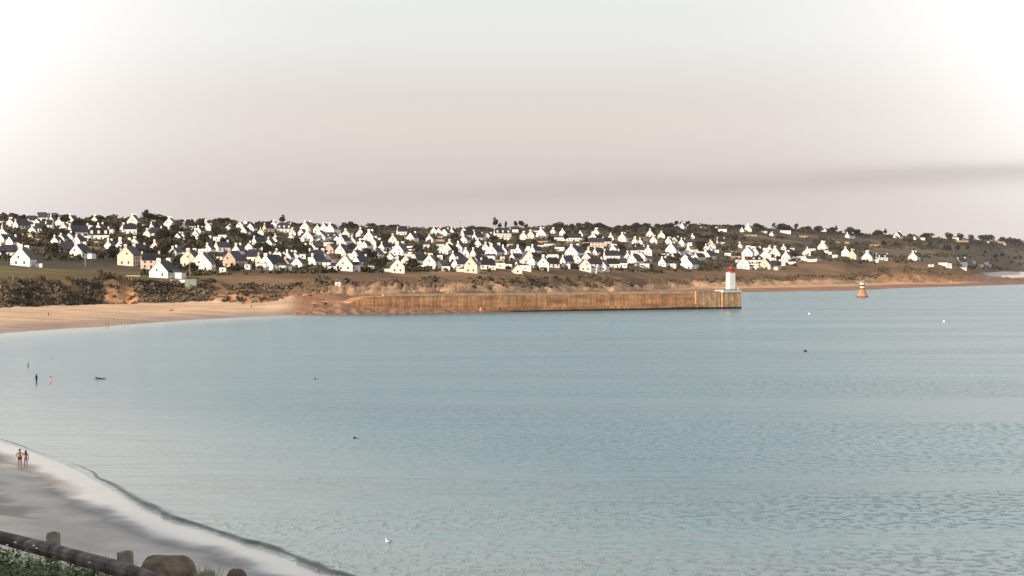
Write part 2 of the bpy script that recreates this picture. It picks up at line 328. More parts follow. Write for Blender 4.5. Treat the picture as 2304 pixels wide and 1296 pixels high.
def near_land():
    ys = np.concatenate([np.arange(-260, 60, 4.0), np.arange(60, 320, 1.0), np.arange(320, 646, 6.0)])
    xs = np.concatenate([np.arange(-520, -90, 10.0), np.arange(-90, 12, 0.6), np.arange(12, 320, 8.0)])
    X, Y = np.meshgrid(xs, ys); Z, d = near_z(X, Y); d = d+(fbm(X/3, Y/6, 4, 63)-0.5)*2.2
    n1 = fbm(X/5, Y/11, 4, 51)[..., None]; n2 = fbm(X/2.2, Y/5, 4, 52)[..., None]; D = d[..., None]
    c = lambda *a: np.array(a, float)
    C = c(.34,.31,.28)*(0.92+0.16*n1)                       # swash sand
    w = sstep(4.5, 8.5, D+(n1-0.5)*3); C = C*(1-w)+c(.60,.565,.49)*(0.72+0.5*n1)*w
    w = sstep(9, 17, D+(n1-0.5)*9); C = C*(1-w)+c(.74,.68,.57)*(0.85+0.3*n2)*w
    wr = sstep(0.56, 0.63, n1)*sstep(8, 12, D)*(1-sstep(26, 30, D)); C = C*(1-wr*0.6)+c(.20,.15,.12)*wr*0.6
    ln = sstep(5.2, 5.5, D+(n1-0.5)*2.5)*(1-sstep(5.6, 6.2, D+(n1-0.5)*2.5)); C = C*(1-ln*0.35)
    w = sstep(37, 41, D); C = C*(1-w)+c(.11,.10,.05)*(0.7+0.6*n2)*w
    far = sstep(330, 420, Y)[..., None]*(1-sstep(28,32,D)); C = C*(1-far)+c(.62,.44,.29)*far
    v = np.stack([X, Y, Z], -1).reshape(-1, 3); me = np_mesh('beach', v, grid_quads(*X.shape)); color_attr(me, C.reshape(-1, 3))
    m = M['near']; nt = m.node_tree; n = nt.nodes; l = nt.links; b = n['Principled BSDF']
    at_ = me.attributes.new('wetness', 'FLOAT', 'POINT'); wn = fbm(X/3.5, Y/9, 3, 61)-0.5
    wet = 0.72*(1-sstep(3.0, 6.0, d+wn*3.5))+0.28*(1-sstep(7, 15, d+wn*11)); at_.data.foreach_set('value', np.clip(wet, 0, 1).astype(np.float32).ravel())
    a = n.new('ShaderNodeAttribute'); a.attribute_name = 'wetness'
    mr = n.new('ShaderNodeMapRange'); l.new(a.outputs['Fac'], mr.inputs[0]); mr.inputs[3].default_value = 0.75; mr.inputs[4].default_value = 0.14; l.new(mr.outputs[0], b.inputs['Roughness'])
    m3 = n.new('ShaderNodeMapRange'); l.new(a.outputs['Fac'], m3.inputs[0]); m3.inputs[3].default_value = 0.2; m3.inputs[4].default_value = 0.9; l.new(m3.outputs[0], b.inputs['Specular IOR Level'])
    bp = [x for x in n if x.type == 'BUMP'][0]; m4 = n.new('ShaderNodeMapRange'); l.new(a.outputs['Fac'], m4.inputs[0]); m4.inputs[3].default_value = 1; m4.inputs[4].default_value = 0.03; l.new(m4.outputs[0], bp.inputs['Strength'])
    tag(link('beach', me, m), kind='structure')
near_land()

# ---------------------------------------------------------------- sea
def sea():
    us = np.concatenate([np.arange(-9000, -400, 400.0), np.arange(-400, 2800, 16.0), np.arange(2800, 12000, 400.0)])
    pys = np.concatenate([[HY+10, HY+14], np.arange(HY+20, HY+760, 4.0), np.arange(HY+760, HY+2600, 60.0)])
    Y = EYE*F/(pys-HY); U, YY = np.meshgrid(us, Y); X = (U-CX)/F*YY
    Z = np.zeros(X.shape)
    d = -shore_dist(X, YY)
    # distance to the far waterline
    Yw, _ = level(1, np.clip(U, -700, 3000)); df = np.abs(Yw-YY)
    sh = 1-sstep(0, 60, np.minimum(d, 1e9)); shf = (1-sstep(0, 130, df))*(1-sstep(560, 760, U))*(YY < Yw)
    shal = np.clip(np.maximum(sh*0.6, shf), 0, 1)[..., None]
    band = fbm(X/160, YY/34, 4, 71)[..., None]
    c = lambda *a: np.array(a, float)
    deep = c(.030,.150,.188)*(0.66+0.62*band); C = deep*(1-shal)+c(.36,.40,.36)*shal
    v = np.stack([X, YY, Z], -1).reshape(-1, 3); me = np_mesh('water', v, grid_quads(*X.shape)); color_attr(me, C.reshape(-1, 3))
    m = bpy.data.materials.new('sea_water'); m.use_nodes = True; nt = m.node_tree; n = nt.nodes; l = nt.links; b = n['Principled BSDF']
    ca = n.new('ShaderNodeVertexColor'); ca.layer_name = 'tint'; l.new(ca.outputs[0], b.inputs['Base Color'])
    b.inputs['Roughness'].default_value = 0.22; b.inputs['IOR'].default_value = 1.33; b.inputs['Specular IOR Level'].default_value = 0.42
    tc = n.new('ShaderNodeTexCoord')
    def noise(sc, st, det, rough=0.55, dist=0):
        mp = n.new('ShaderNodeMapping'); l.new(tc.outputs['Object'], mp.inputs[0]); mp.inputs['Scale'].default_value = st; mp.inputs['Rotation'].default_value = (0, 0, R(14))
        z = n.new('ShaderNodeTexNoise'); z.inputs['Scale'].default_value = sc; z.inputs['Detail'].default_value = det; z.inputs['Roughness'].default_value = rough; z.inputs['Distortion'].default_value = dist
        l.new(mp.outputs[0], z.inputs[0]); return z.outputs[0]
    small0 = noise(1.0, (1.15, 0.55, 1), 2.5, 0.6); swell = noise(0.13, (0.45, 1.0, 1), 3); patch = noise(0.011, (0.45, 1.7, 1), 4, 0.6, 0.6)
    pr = n.new('ShaderNodeMapRange'); l.new(patch, pr.inputs[0]); pr.inputs[1].default_value = 0.40; pr.inputs[2].default_value = 0.66; pr.inputs[3].default_value = 0.05; pr.inputs[4].default_value = 1.0
    sm = n.new('ShaderNodeMapRange'); sm.interpolation_type = 'SMOOTHSTEP'; l.new(small0, sm.inputs[0]); sm.inputs[1].default_value = 0.50; sm.inputs[2].default_value = 0.80; small = sm.outputs[0]
    sx = n.new('ShaderNodeSeparateXYZ'); l.new(tc.outputs['Object'], sx.inputs[0]); lee = n.new('ShaderNodeMapRange'); l.new(sx.outputs[0], lee.inputs[0])
    for i_, v_ in ((1, -45.0), (2, 25.0), (3, 0.12), (4, 1.0)): lee.inputs[i_].default_value = v_
    lm = n.new('ShaderNodeMath'); lm.operation = 'MULTIPLY'; l.new(lee.outputs[0], lm.inputs[0]); l.new(pr.outputs[0], lm.inputs[1]); pr = lm
    b1 = n.new('ShaderNodeBump'); b1.inputs['Distance'].default_value = 1.5; b1.inputs['Strength'].default_value = 0.35; l.new(swell, b1.inputs['Height'])
    b2 = n.new('ShaderNodeBump'); b2.inputs['Distance'].default_value = 0.8; l.new(small, b2.inputs['Height']); l.new(pr.outputs[0], b2.inputs['Strength']); l.new(b1.outputs[0], b2.inputs['Normal'])
    l.new(b2.outputs[0], b.inputs['Normal'])
    tag(link('water', me, m), kind='structure')
    return m
M['sea'] = sea()
def smooth(x, k=9):
    p = np.pad(x, k, mode='edge'); return np.convolve(p, np.ones(2*k+1)/(2*k+1), 'valid')
def shore_wave():
    # low breaking ripple that runs along the near waterline
    pts = [(-61.5,314),(-56,300),(-50.5,285),(-44.5,270),(-40,255),(-36.4,243),(-32.5,229),(-28.6,216),(-25.9,209),(-23.4,203),(-20.3,196),(-17.6,190),(-14.0,180),(-10.7,172),(-5,158),(0,145),(12,116)]
    amp = [0.03,0.16,0.05,0.02,0.16,0.34,0.50,0.56,0.42,0.30,0.34,0.44,0.56,0.60,0.60,0.5,0.2]
    P = []; ts = np.linspace(0, len(pts)-1, 260); px = np.interp(ts, range(len(pts)), [p[0] for p in pts]); py = np.interp(ts, range(len(pts)), [p[1] for p in pts]); am = smooth(np.interp(ts, range(len(pts)), amp)); px = smooth(px, 12); py = smooth(py, 12)
    prof = [(-0.25,-0.05),(-0.05,0.02),(0.0,0.5),(0.06,0.9),(0.15,1.0),(0.3,0.8),(0.5,0.4),(0.75,0.1),(1.0,-0.05)]
    v = []
    for i in range(260):
        a = max(i-6, 0); b = min(i+6, 259); tx, ty = px[b]-px[a], py[b]-py[a]; L = math.hypot(tx, ty); nx, ny = -ty/L, tx/L
        if nx < 0: nx, ny = -nx, -ny
        w = (float(fbm(np.array(i/14.0), np.array(0.5), 3, 5))-0.5)*1.3
        A = am[i]*min(1, max(0.12, 2.6*float(fbm(np.array(i/13.0), np.array(2.0), 3, 8))-0.45))
        for s, h in prof:
            k = 0.32+A*0.8; v.append((px[i]+nx*(s*k+w), py[i]+ny*(s*k+w), h*A*0.75-0.025))
    me = np_mesh('wavelet', np.array(v), grid_quads(260, len(prof))); color_attr(me, np.tile(np.array([[1.,1.,1.]]), (len(v), 1)))
    M['wave'] = mat('wave_front', (0.022,0.034,0.042), 0.35, 0.3, 0.6, spec=0.35)
    tag(link('shore_wave', me, M['wave']), kind='structure')
shore_wave()
# ---------------------------------------------------------------- haze
def haze():
    bm = bmesh.new(); bmesh.ops.create_cube(bm, size=1); me = bpy.data.meshes.new('haze'); bm.to_mesh(me); bm.free()
    m = bpy.data.materials.new('haze_air'); m.use_nodes = True; nt = m.node_tree; nt.nodes.clear()
    o = nt.nodes.new('ShaderNodeOutputMaterial'); v = nt.nodes.new('ShaderNodeVolumePrincipled'); v.inputs['Density'].default_value = HAZE; v.inputs['Color'].default_value = (0.93,0.90,0.92,1); v.inputs['Anisotropy'].default_value = 0.0
    nt.links.new(v.outputs[0], o.inputs['Volume'])
    tag(link('haze', me, m, loc=(0, 9000, 57), scale=(72000, 34000, 126)), 'thin pale evening haze over the whole bay and hillside', 'haze', kind='stuff')
HAZE = 1.3e-5
haze()
# ================================================================ PART TWO
# ---------------------------------------------------------------- houses
# one row per house: x and base y on the photo (in 4.8x zoomed crop pixels), apparent width, kind
# G gable end towards the bay, R gable turned to the left with the roof slope beside it, S eaves side towards the bay, F low flat block
CROPS = [(0, """25,160,50G 25,220,60F 30,345,65G 110,235,60G 230,265,150R 340,215,90S 400,235,45G 460,180,90S 350,320,60G 430,300,100S 500,260,80S 565,210,60G 630,230,70G 700,290,80G 780,215,80G
840,345,190R 1020,200,30G 1060,390,200S 975,320,40G 1080,300,40G 1190,320,80F 1330,300,40G 1400,322,130S 1440,250,110G 1585,360,70G 1680,350,100S 1640,280,40G 1830,270,110G 1980,275,60G 2050,270,90S 1650,210,60F
1925,400,50G 1980,395,40G 2110,390,90G 2160,320,60G 2220,270,80G 30,415,60G 130,460,90G 190,540,80G 90,570,180S 350,380,60F 610,450,80G 680,420,60G 720,540,150g 750,400,40G 855,440,60G 950,390,90F
1020,440,70F 1180,490,70G 1490,560,110p 1450,450,60G 1390,660,170C 1620,700,180P 1680,500,60G 1880,560,80G 1980,570,70F 2060,680,160c 2270,690,60F 1340,545,150G 860,580,140G"""),
(460, """60,285,50G 140,395,70F 200,370,80F 260,290,60G 380,270,70G 440,225,40G 445,335,70G 510,290,80G 605,330,60G 690,295,90p 750,255,70G 840,240,60F 905,275,60G 855,305,140S 710,450,70G 780,435,60G
40,380,60F 940,390,40G 1035,400,80F 1110,300,90G 1110,400,120G 1215,310,80G 1250,400,130G 1300,290,70G 1375,320,90G 1375,380,120g 1440,320,60G 1520,360,80G 1575,340,70F 1500,440,90G 1440,410,60G 1590,440,80G
1680,370,90G 1790,400,110G 1870,400,60F 1760,260,40F 1700,460,70G 1750,480,70G 1830,480,100G 1960,500,80R 2030,430,80G 2140,330,110S 2190,380,60F 1930,550,60F 2050,550,60G 2110,550,130G
2210,530,80F 2170,660,90G 1180,500,70G 1365,530,90O 1340,450,80F 1210,630,150S 1355,630,70G 1320,690,80F 1490,570,110G 1620,720,100F 1660,560,110G 1690,660,110R 1860,590,100G 1800,720,60F 2010,610,70G
160,610,60F 215,610,30F 310,680,140O 360,540,90G 430,670,60F 540,630,110S 770,600,70G 610,705,100F 830,640,40G 870,700,100c 915,610,30G 1010,690,110G 980,610,80G 1060,590,60F 470,700,50F 200,740,60F"""),
(920, """40,400,80G 265,320,60G 330,310,40G 340,370,50F 400,340,70G 480,330,60G 590,310,50G 640,370,120R 750,380,100R 1010,350,160S 1080,340,50G 1040,390,100F 1150,300,60F 1240,380,70G 1310,370,70G
1370,310,90S 1440,355,100G 1560,320,50G 1660,335,60G 1620,390,100F 1770,395,170S 1860,360,60G 1870,395,50F 1985,395,90G 2115,390,50F 2180,385,60G 2020,462,150P 2140,450,90P 230,410,70G 190,470,60F 140,510,40F 30,500,80F 20,590,90F
110,590,60F 345,470,80F 340,535,70G 335,595,50F 430,550,100G 560,510,90G 520,620,100R 740,570,80R 850,520,80G 930,560,130G 1030,540,80G 1090,460,60F 1130,530,50F 1195,565,90G 1270,490,80F
1375,540,100R 1420,470,60F 1520,460,100F 1630,500,90F 1010,610,40F 880,610,100F 760,660,90R 590,692,120S 850,700,90S 910,710,40F 980,690,100F 1080,690,60F 1260,715,110F 560,725,70F 520,690,60G 230,700,130G
330,700,50G 400,720,80F 1550,680,120S 1560,590,100F 1710,650,90R 1790,570,140G 1815,650,110G 1870,560,50F 2010,715,130S 2100,720,100G 1940,550,60G 2190,600,150S 2200,690,130S 2210,470,90F 2280,620,50F 1700,690,80F"""),
(1380, """20,465,60F 20,590,70G 110,400,80G 235,430,60G 295,430,50G 395,350,70G 440,430,70G 520,370,70G 605,430,60G 680,430,70G 640,390,50F 755,265,50G 850,375,50G 755,450,60G 800,440,90F 200,540,100F 90,680,90S
310,610,80G 340,685,90F 385,620,50F 640,530,110G 560,560,70F 680,600,80R 545,670,80G 620,680,110F 705,560,50F 810,550,100G 740,540,60F 880,520,60F 930,600,110R 960,540,80F 1030,590,100G 1000,500,50G
1060,500,80G 1120,520,40F 1050,440,40G 880,690,60F 965,265,60F 1130,265,50F 1180,295,80F 1455,300,80G 1390,300,40G 1630,310,50F 1715,340,40G 1860,310,100F 1365,470,40G 1240,555,60F 1300,530,50F 1460,560,110G
1500,480,70F 1560,560,90G 1640,600,120G 1690,510,50G 1750,570,110G 1840,490,50G 1710,610,90F 1550,640,110S 1750,690,110S 1350,630,50F 1460,630,70F 1530,680,100F 1840,630,90F 1880,600,90G 1820,660,70F 1930,645,70F
2010,600,120F 2090,550,70G 2080,610,40F 2140,620,70F 2270,490,80G 1930,495,40F 2150,500,60F 2290,290,40G"""),
(1824, """430,365,90R 950,370,80G 1190,380,80F 1120,380,30G 1450,360,200F 1570,375,50F 2150,395,80G 2280,390,50F 2070,430,90F 1900,410,50F 140,490,90G 170,525,40F 210,540,30F 265,575,50F 30,615,70F
395,560,80G 460,590,80c 770,600,110S 1125,605,100G 1300,675,50F 1435,660,90F 1500,660,40F 1490,685,60F 1635,655,100R 1640,700,70F 1880,640,90F 1920,665,60F 1820,665,90F 1750,625,50F 150,285,30G""")]
# the houses that show largest, in photo pixels: x, base y, width, kind
HERO = [(50,598,42,'G'), (366,625,50,'H'), (454,611,46,'G'), (612,608,37,'G'), (772,609,35,'G'), (892,614,30,'B'), (1062,614,28,'C'), (1187,594,29,'G'), (1163,616,19,'G'),
        (1222,608,24,'G'), (1316,610,24,'G'), (1338,609,30,'s'), (1430,598,23,'G'), (1552,605,35,'G'), (1725,606,25,'C'), (1673,605,27,'G'), (1953,588,36,'G'), (762,643,12,'K')]
def prism_wall(w, L, h, rise):
    x = w/2; y = L/2
    v = [(-x,-y,-3),(x,-y,-3),(x,-y,h),(0,-y,h+rise),(-x,-y,h),(-x,y,-3),(x,y,-3),(x,y,h),(0,y,h+rise),(-x,y,h)]
    f = [(0,1,2,3,4),(5,9,8,7,6),(0,5,6,1),(1,6,7,2),(2,7,8,3),(3,8,9,4),(4,9,5,0)]
    return v, f
def roof_slab(w, L, h, rise, t=0.28, ov=0.35):
    x = w/2+ov; y = L/2+0.06; k = rise/(w/2); z0 = h-ov*k+0.03; z1 = h+rise+0.03
    v = []; f = []
    for s in (-1, 1):
        n = len(v); v += [(s*x,-y,z0),(0,-y,z1),(0,y,z1),(s*x,y,z0),(s*x,-y,z0+t),(0,-y,z1+t),(0,y,z1+t),(s*x,y,z0+t)]
        f += [tuple(i+n for i in q) for q in ((0,1,2,3),(4,7,6,5),(0,4,5,1),(3,2,6,7),(0,3,7,4))]
    return v, f
BOXM = MB().box(-0.5,0.5,-0.5,0.5,0,1); BOX = mesh('unit', BOXM.v, BOXM.f)
def boxpart(name, m, parent, loc, size, rz=0):
    key = 'unit_'+m.name
    me = bpy.data.meshes.get(key) or BOX.copy(); me.name = key
    return link(name, me, m, parent, loc=loc, scale=size, rot=(0,0,rz))
HOUSES = []
def make_house(px, py, wpx, kind):
    wpx *= 1.12
    P, t = ground_at_py(px, py); Y = P.y; sc = F/Y; wm = wpx/sc
    rot = {'G': random.uniform(-30, 8), 'R': random.uniform(-58, -42), 'S': -90+random.uniform(-8, 14)}
    wallm = {'c': 'cream', 'C': 'cream', 'p': 'pink', 'P': 'pink', 'O': 'stonewall', 'g': 'grey'}.get(kind, 'white')  # the leftmost grey house has its shade put into the wall colour
    colour = {'cream': 'cream', 'pink': 'pinkish', 'stonewall': 'brown stone', 'grey': 'pale grey', 'white': 'white'}[wallm]
    big = wpx > 22; feats = []; roofm = 'slate'
    name = 'house'
    if kind == 'K':
        o = empty('hut', P, R(-20)); o.scale = (.7, .7, .62); o['_l'] = ('small white hut', 'hut')
        MB().box(-1.8,1.8,-1.6,1.6,-2,2.6).build('wall', M['white'], o); MB().box(-2.05,2.05,-1.85,1.85,2.61,2.85).build('roof', M['grey'], o)
        boxpart('door', M['glass'], o, (0.2,-1.62,0.1), (0.9,0.06,1.9)); HOUSES.append((o, px, py, t, 'white hut with a flat roof', 'hut')); return o
    if kind == 'F':
        w = min(max(wm, 3.0), 16.0); d = min(max(w*0.6, 3.5), 7); h = random.uniform(2.5, 3.3) if wpx < 17 else random.uniform(3, 3.8)
        o = empty('outbuilding' if w < 7.5 else 'bungalow', P, R(random.uniform(-22, 10)))
        MB().box(-w/2,w/2,-d/2,d/2,-3,h).build('wall', M['white'], o)
        if random.random() < 0.6:
            MB().box(-w/2-.25,w/2+.25,-d/2-.25,d/2+.25,h+.01,h+.22).build('roof', M['slate'], o); ft = 'flat roof'
        else:
            r = random.uniform(1.0, 1.9); b = MB(); x, y = w/2+.3, d/2+.3
            b.add([(-x,-y,h+.01),(x,-y,h+.01),(x,y,h+.01),(-x,y,h+.01),(-x+.4,0,h+r),(x-.4,0,h+r)], [(0,1,5,4),(1,2,5),(2,3,4,5),(3,0,4),(0,3,2,1)]); b.build('roof', M['slate'], o); ft = 'hipped roof'
        for k in range(max(1, int(w/4))):
            boxpart('window', M['glass'], o, (-w/2+w*(k+0.5)/max(1, int(w/4)), -d/2-0.02, 1.0), (0.9,0.08,1.0))
        HOUSES.append((o, px, py, t, f'white {"garage" if w < 7.5 else "bungalow"} with {ft}', 'garage' if w < 7.5 else 'bungalow')); return o
    if kind in 'GHBcCpPOg': 
        w = min(max(wm*0.95, 5.0), 11.5); 
        base = 'G'
        if kind in 'Pg': base = 'S'; 
        if kind in 'p': base = 'R'
    else: base = {'R': 'R', 'S': 'S', 's': 'S'}[kind]; w = min(max(wm*0.55, 5.5), 8.5)
    if base == 'S' : L = min(max(wm, 9), 24); w = min(max(6.5, L*0.5), 8.5)
    elif base == 'R': L = min(max(wm*1.1, 9), 20); w = min(max(wm*0.55, 6.0), 9)
    else: L = w*random.uniform(1.15, 1.6)
    rz = rot[base] if kind != 'H' else -16
    rise = w/2*math.tan(R(random.uniform(45, 51))); h = (w*random.uniform(0.42, 0.62) if w < 9 else w*0.36); h = min(max(h, 2.6), 5.6)
    if kind in 'Ps': h = 5.0
    if kind == 'H': w, L, h, rise = 9.6, 12.5, 2.9, 5.2
    if random.random() < 0.06 and kind == 'G' and not big: roofm = 'redroof'
    yc = w/2 if base == 'S' else L/2
    P2 = P+Vector((0, yc*0.6, 0)); o = empty('house', P2, R(rz)); 
    v, f = prism_wall(w, L, h, rise); link('wall', mesh('wall', v, f), M[wallm], o)
    v, f = roof_slab(w, L, h, rise); rf = link('roof', mesh('roof', v, f), M[roofm], o)
    # chimneys on the gable ends
    ends = random.choice([(-1,), (-1, 1), (-1, 1), (1,)]) if not big else (-1, 1)
    cw = w*random.uniform(0.17, 0.24)
    for e in ends:
        ch = link('chimney', mesh('chimney', *((lambda b: (b.v, b.f))(MB().box(-cw/2,cw/2,-0.42,0.42,h+rise-cw*0.8,h+rise+random.uniform(0.9,1.7))))), M[wallm], rf, loc=(0, e*(L/2-0.44), 0))
    # windows on the gable towards the bay and on the eaves side
    g = -L/2-0.02
    if w > 5.5:
        n = 2 if w > 6.5 else 1
        for k in range(n):
            x = (k-(n-1)/2)*w*0.42
            if kind != 'H' or k == 1: boxpart('window', M['glass'], o, (x, g, 0.95), (0.95,0.08,1.25))
        if h > 3.6 or w > 7.5: boxpart('window', M['glass'], o, (random.choice([-0.9, 0.9, 0]), g, h+0.25), (0.85,0.08,1.1))
    if base != 'G' or big:
        side = -1 if base in 'SR' and rz < -60 else 1
        side = 1 
        n = int(L/3)
        for k in range(n):
            boxpart('door' if k == n//2 else 'window', M['glass'], o, (side*(w/2+0.02), -L/2+L*(k+0.5)/n, 0.1 if k == n//2 else 0.95), (0.08,0.95,2.05 if k == n//2 else 1.25))
            if h > 4.2: boxpart('window', M['glass'], o, (side*(w/2+0.02), -L/2+L*(k+0.5)/n, 3.3), (0.08,0.9,1.1))
        if base == 'S' and L > 11 and random.random() < 0.7:
            feats.append('dormers')
            for k in range(int(L/4.5)):
                y = -L/2+L*(k+0.5)/int(L/4.5); d = MB().box(w*0.22, w*0.47, y-0.8, y+0.8, h+0.2, h+rise*0.62); dm = d.build('dormer', M[wallm], rf)
    if len(ends) == 2 and w > 5.5: feats.insert(0, 'two chimneys')
    elif len(ends) == 1: feats.insert(0, 'one chimney')
    if (base == 'G' and wpx > 24 and random.random() < 0.8) or kind == 'H':
        # lower wing beside the house
        sx = 1 if kind == 'H' else random.choice([-1, 1]); ww = w*0.55; x0 = sx*w/2; b = MB(); hh = 2.5
        xa, xb = sorted((x0+sx*0.03, x0+sx*ww)); b.box(xa, xb, -L*0.18, L*0.28, -3, hh); b.build('wing_wall', M[wallm], o)
        xi, xo = (x0+sx*0.04, x0+sx*(ww+0.3)); zt, zb = hh+1.7, hh+0.02; y0, y1 = -L*0.2, L*0.3
        MB().add([(xi,y0,zb),(xo,y0,zb),(xo,y1,zb),(xi,y1,zb),(xi,y0,zt),(xi,y1,zt)], [(0,1,4),(1,2,5,4),(2,3,5),(3,0,4,5),(0,3,2,1)]).build('wing_roof', M['slate'], o)
        feats.append('a side wing')
    view = {'G': 'gabled house', 'R': 'house turned sideways', 'S': 'long house'}[base]
    rc = 'red' if roofm == 'redroof' else 'dark'
    d = f'{colour} {view} with ' + (([x for x in feats if 'chim' not in x]+feats)[0] if feats else f'steep {rc} roof')
    HOUSES.append((o, px, py, t, d, 'house')); return o
for x0, rows in CROPS:
    for tok in rows.split():
        a, b, c = tok.split(','); make_house(x0+float(a)/4.8, 460+float(b)/4.8, float(c[:-1])/4.8, c[-1])
for h in HERO: make_house(*h)
rx = random.Random(31); added = 0; tries = 0
while added < 34 and tries < 4000:
    tries += 1; u = rx.uniform(430, 1640); py = rx.uniform(523, 600); w = rx.uniform(13, 19)*(0.75+0.35*(py-520)/80)
    if float(fbm(np.array(u/120.), np.array(py/25.), 2, 12)) < 0.42: continue
    if any(abs(h[1]-u) < 13 and abs(h[2]-py) < 7 for h in HOUSES): continue
    make_house(u, py, w, rx.choice('GGGGGRSGp')); added += 1
# unique labels: what it looks like, which row of the hillside, above which landmark, order within that place
SECT = [(-999,115,'at far left edge'), (115,235,'above bushy cliff'), (235,330,'above red cliff'), (330,480,'above shrub cliff'), (480,620,'above beach end'), (620,780,'above brown rocks'),
        (780,940,'above pier start'), (940,1100,'above left pier half'), (1100,1250,'above mid pier'), (1250,1400,'above right pier half'), (1400,1540,'above outer pier'),
        (1540,1640,'left of lighthouse'), (1640,1760,'right of lighthouse'), (1760,1900,'left of beacon'), (1900,2080,'above beacon'), (2080,9999,'at far right edge')]
ROWS = [(7.15,99,'on skyline'), (6.4,7.15,'high up'), (5.7,6.4,'halfway up'), (5.05,5.7,'low down'), (-9,5.05,'in front row')]
ORD = ['first','second','third','fourth','fifth','sixth','seventh','eighth','ninth','tenth','eleventh','twelfth','thirteenth','fourteenth','fifteenth','sixteenth','seventeenth','eighteenth','nineteenth','twentieth']
def place_of(u, t):
    s = next(i for i, a in enumerate(SECT) if a[0] <= u < a[1]); r = next(i for i, a in enumerate(ROWS) if a[0] <= t < a[1]); return s, r
def label_all(items, group):
    by = {}
    for it in items:
        o, u, py, t, d, cat = it; s, r = place_of(u, t); by.setdefault((d, s, r), []).append(it)
    for (d, s, r), L in by.items():
        L.sort(key=lambda i: i[1])
        for k, (o, u, py, t, d_, cat) in enumerate(L):
            pre = '' if len(L) == 1 else (ORD[min(k,19)]+' from left, ' if len(L) > 2 else ('left one, ', 'right one, ')[k])
            lab = f'{d} {ROWS[r][2]} {SECT[s][2]}' if not pre else f'{d}, {pre.replace(", ", " ")}{ROWS[r][2]} {SECT[s][2]}'
            if '_l' in o: del o['_l']
            tag(o, lab, cat, group)
label_all(HOUSES, 'buildings of the seaside village')
# ---------------------------------------------------------------- sheds, walls and poles by the near cliff
def simple(name, label, cat, u, py, parts, rz=0, group=None):
    P, t = ground_at_py(u, py); o = empty(name, P, rz); tag(o, label, cat, group)
    for nm, m, b in parts: b.build(nm, M[m], o)
    return o
M['greenshed'] = mat('green_grey_boards', (0.22,0.28,0.24), 0.8, 0.2, 1)
M['wood'] = mat('pole_wood', (0.30,0.22,0.14), 0.9, 0.2, 2)
M['drystone'] = mat('drystone', (0.42,0.31,0.21), 0.95, 0.4, 0.5)
simple('shed', 'grey green shed beside the low white wall on the cliff top', 'shed', 430, 639, [('wall','greenshed',MB().box(-2.6,2.6,-2,2,-1.5,2.3)), ('roof','slate',MB().box(-2.8,2.8,-2.2,2.2,2.31,2.5))])
simple('garden_wall', 'low white garden wall on the cliff top left of the green shed', 'wall', 401, 637, [('wall','white',MB().box(-3.4,3.4,-.15,.15,-1.5,1.5)), ('coping','grey',MB().box(-3.5,3.5,-.22,.22,1.51,1.62))])
simple('outbuilding', 'small white hut in the grass right of the far left house', 'hut', 88, 601, [('wall','white',MB().box(-1.7,1.7,-1.5,1.5,-1,1.9)), ('roof','slate',MB().box(-1.85,1.85,-1.7,1.7,1.91,2.1))])
simple('picnic_shelter', 'small open yellowish shelter on posts on the cliff top', 'shelter', 300, 633, [('roof','cream',MB().box(-3.0,3.0,-1.2,1.2,2.3,2.6)), ('post','wood',MB().box(-2.3,-1.9,-.2,.2,-.5,2.29)), ('post','wood',MB().box(-1.2,-0.8,-.2,.2,-.5,2.29))])
def pole(u, py, hgt, r, label):
    P, t = ground_at_py(u, py); o = empty('utility_pole', P); tag(o, label, 'pole', 'poles on the slope')
    MB().tube((0,0,-1),(0,0,hgt), r, r*0.7, 8).build('pole', M['wood'], o); MB().box(-.7,.7,-.06,.06,hgt-.5,hgt-.35).build('crossarm', M['wood'], o)
pole(192, 599, 5.6, .28, 'short pale wooden pole in the grass above the bushy cliff')
pole(427, 622, 12.5, .20, 'tall thin wooden pole in front of the cream house above the shrub cliff')
pole(740, 560, 7.0, .20, 'thin pole among the houses above the brown rocks')
pole(1035, 514, 11.0, .22, 'thin mast alone on the skyline above the left half of the pier')
k = 0
for u, py, w in ((60,531,22),(85,543,16),(480,550,24),(500,609,18),(985,543,30),(1215,546,50),(1040,546,36),(1330,549,40),(1290,547,30),(1800,533,40),(1690,531,26),(1655,580,24),(1895,547,34),(1960,553,40),(1120,590,30),(2150,543,60),(2240,545,40)):
    P, t = ground_at_py(u, py); wm = w*P.y/F; s, r = place_of(u, t); o = empty('field_wall', P, R(random.uniform(-8, 8)))
    MB().box(-wm/2,wm/2,-.35,.35,-1.5,1.5,0.97).build('stones', M['drystone'], o); MB().box(-wm/2+.05,wm/2-.05,-.4,.4,1.51,1.75).build('coping', M['drystone'], o)
    HOUSES.append((o, u, py, t, f'{"long" if w > 32 else "short"} pale stone wall', 'field wall'))
label_all(HOUSES[-17:], 'stone walls between the fields')
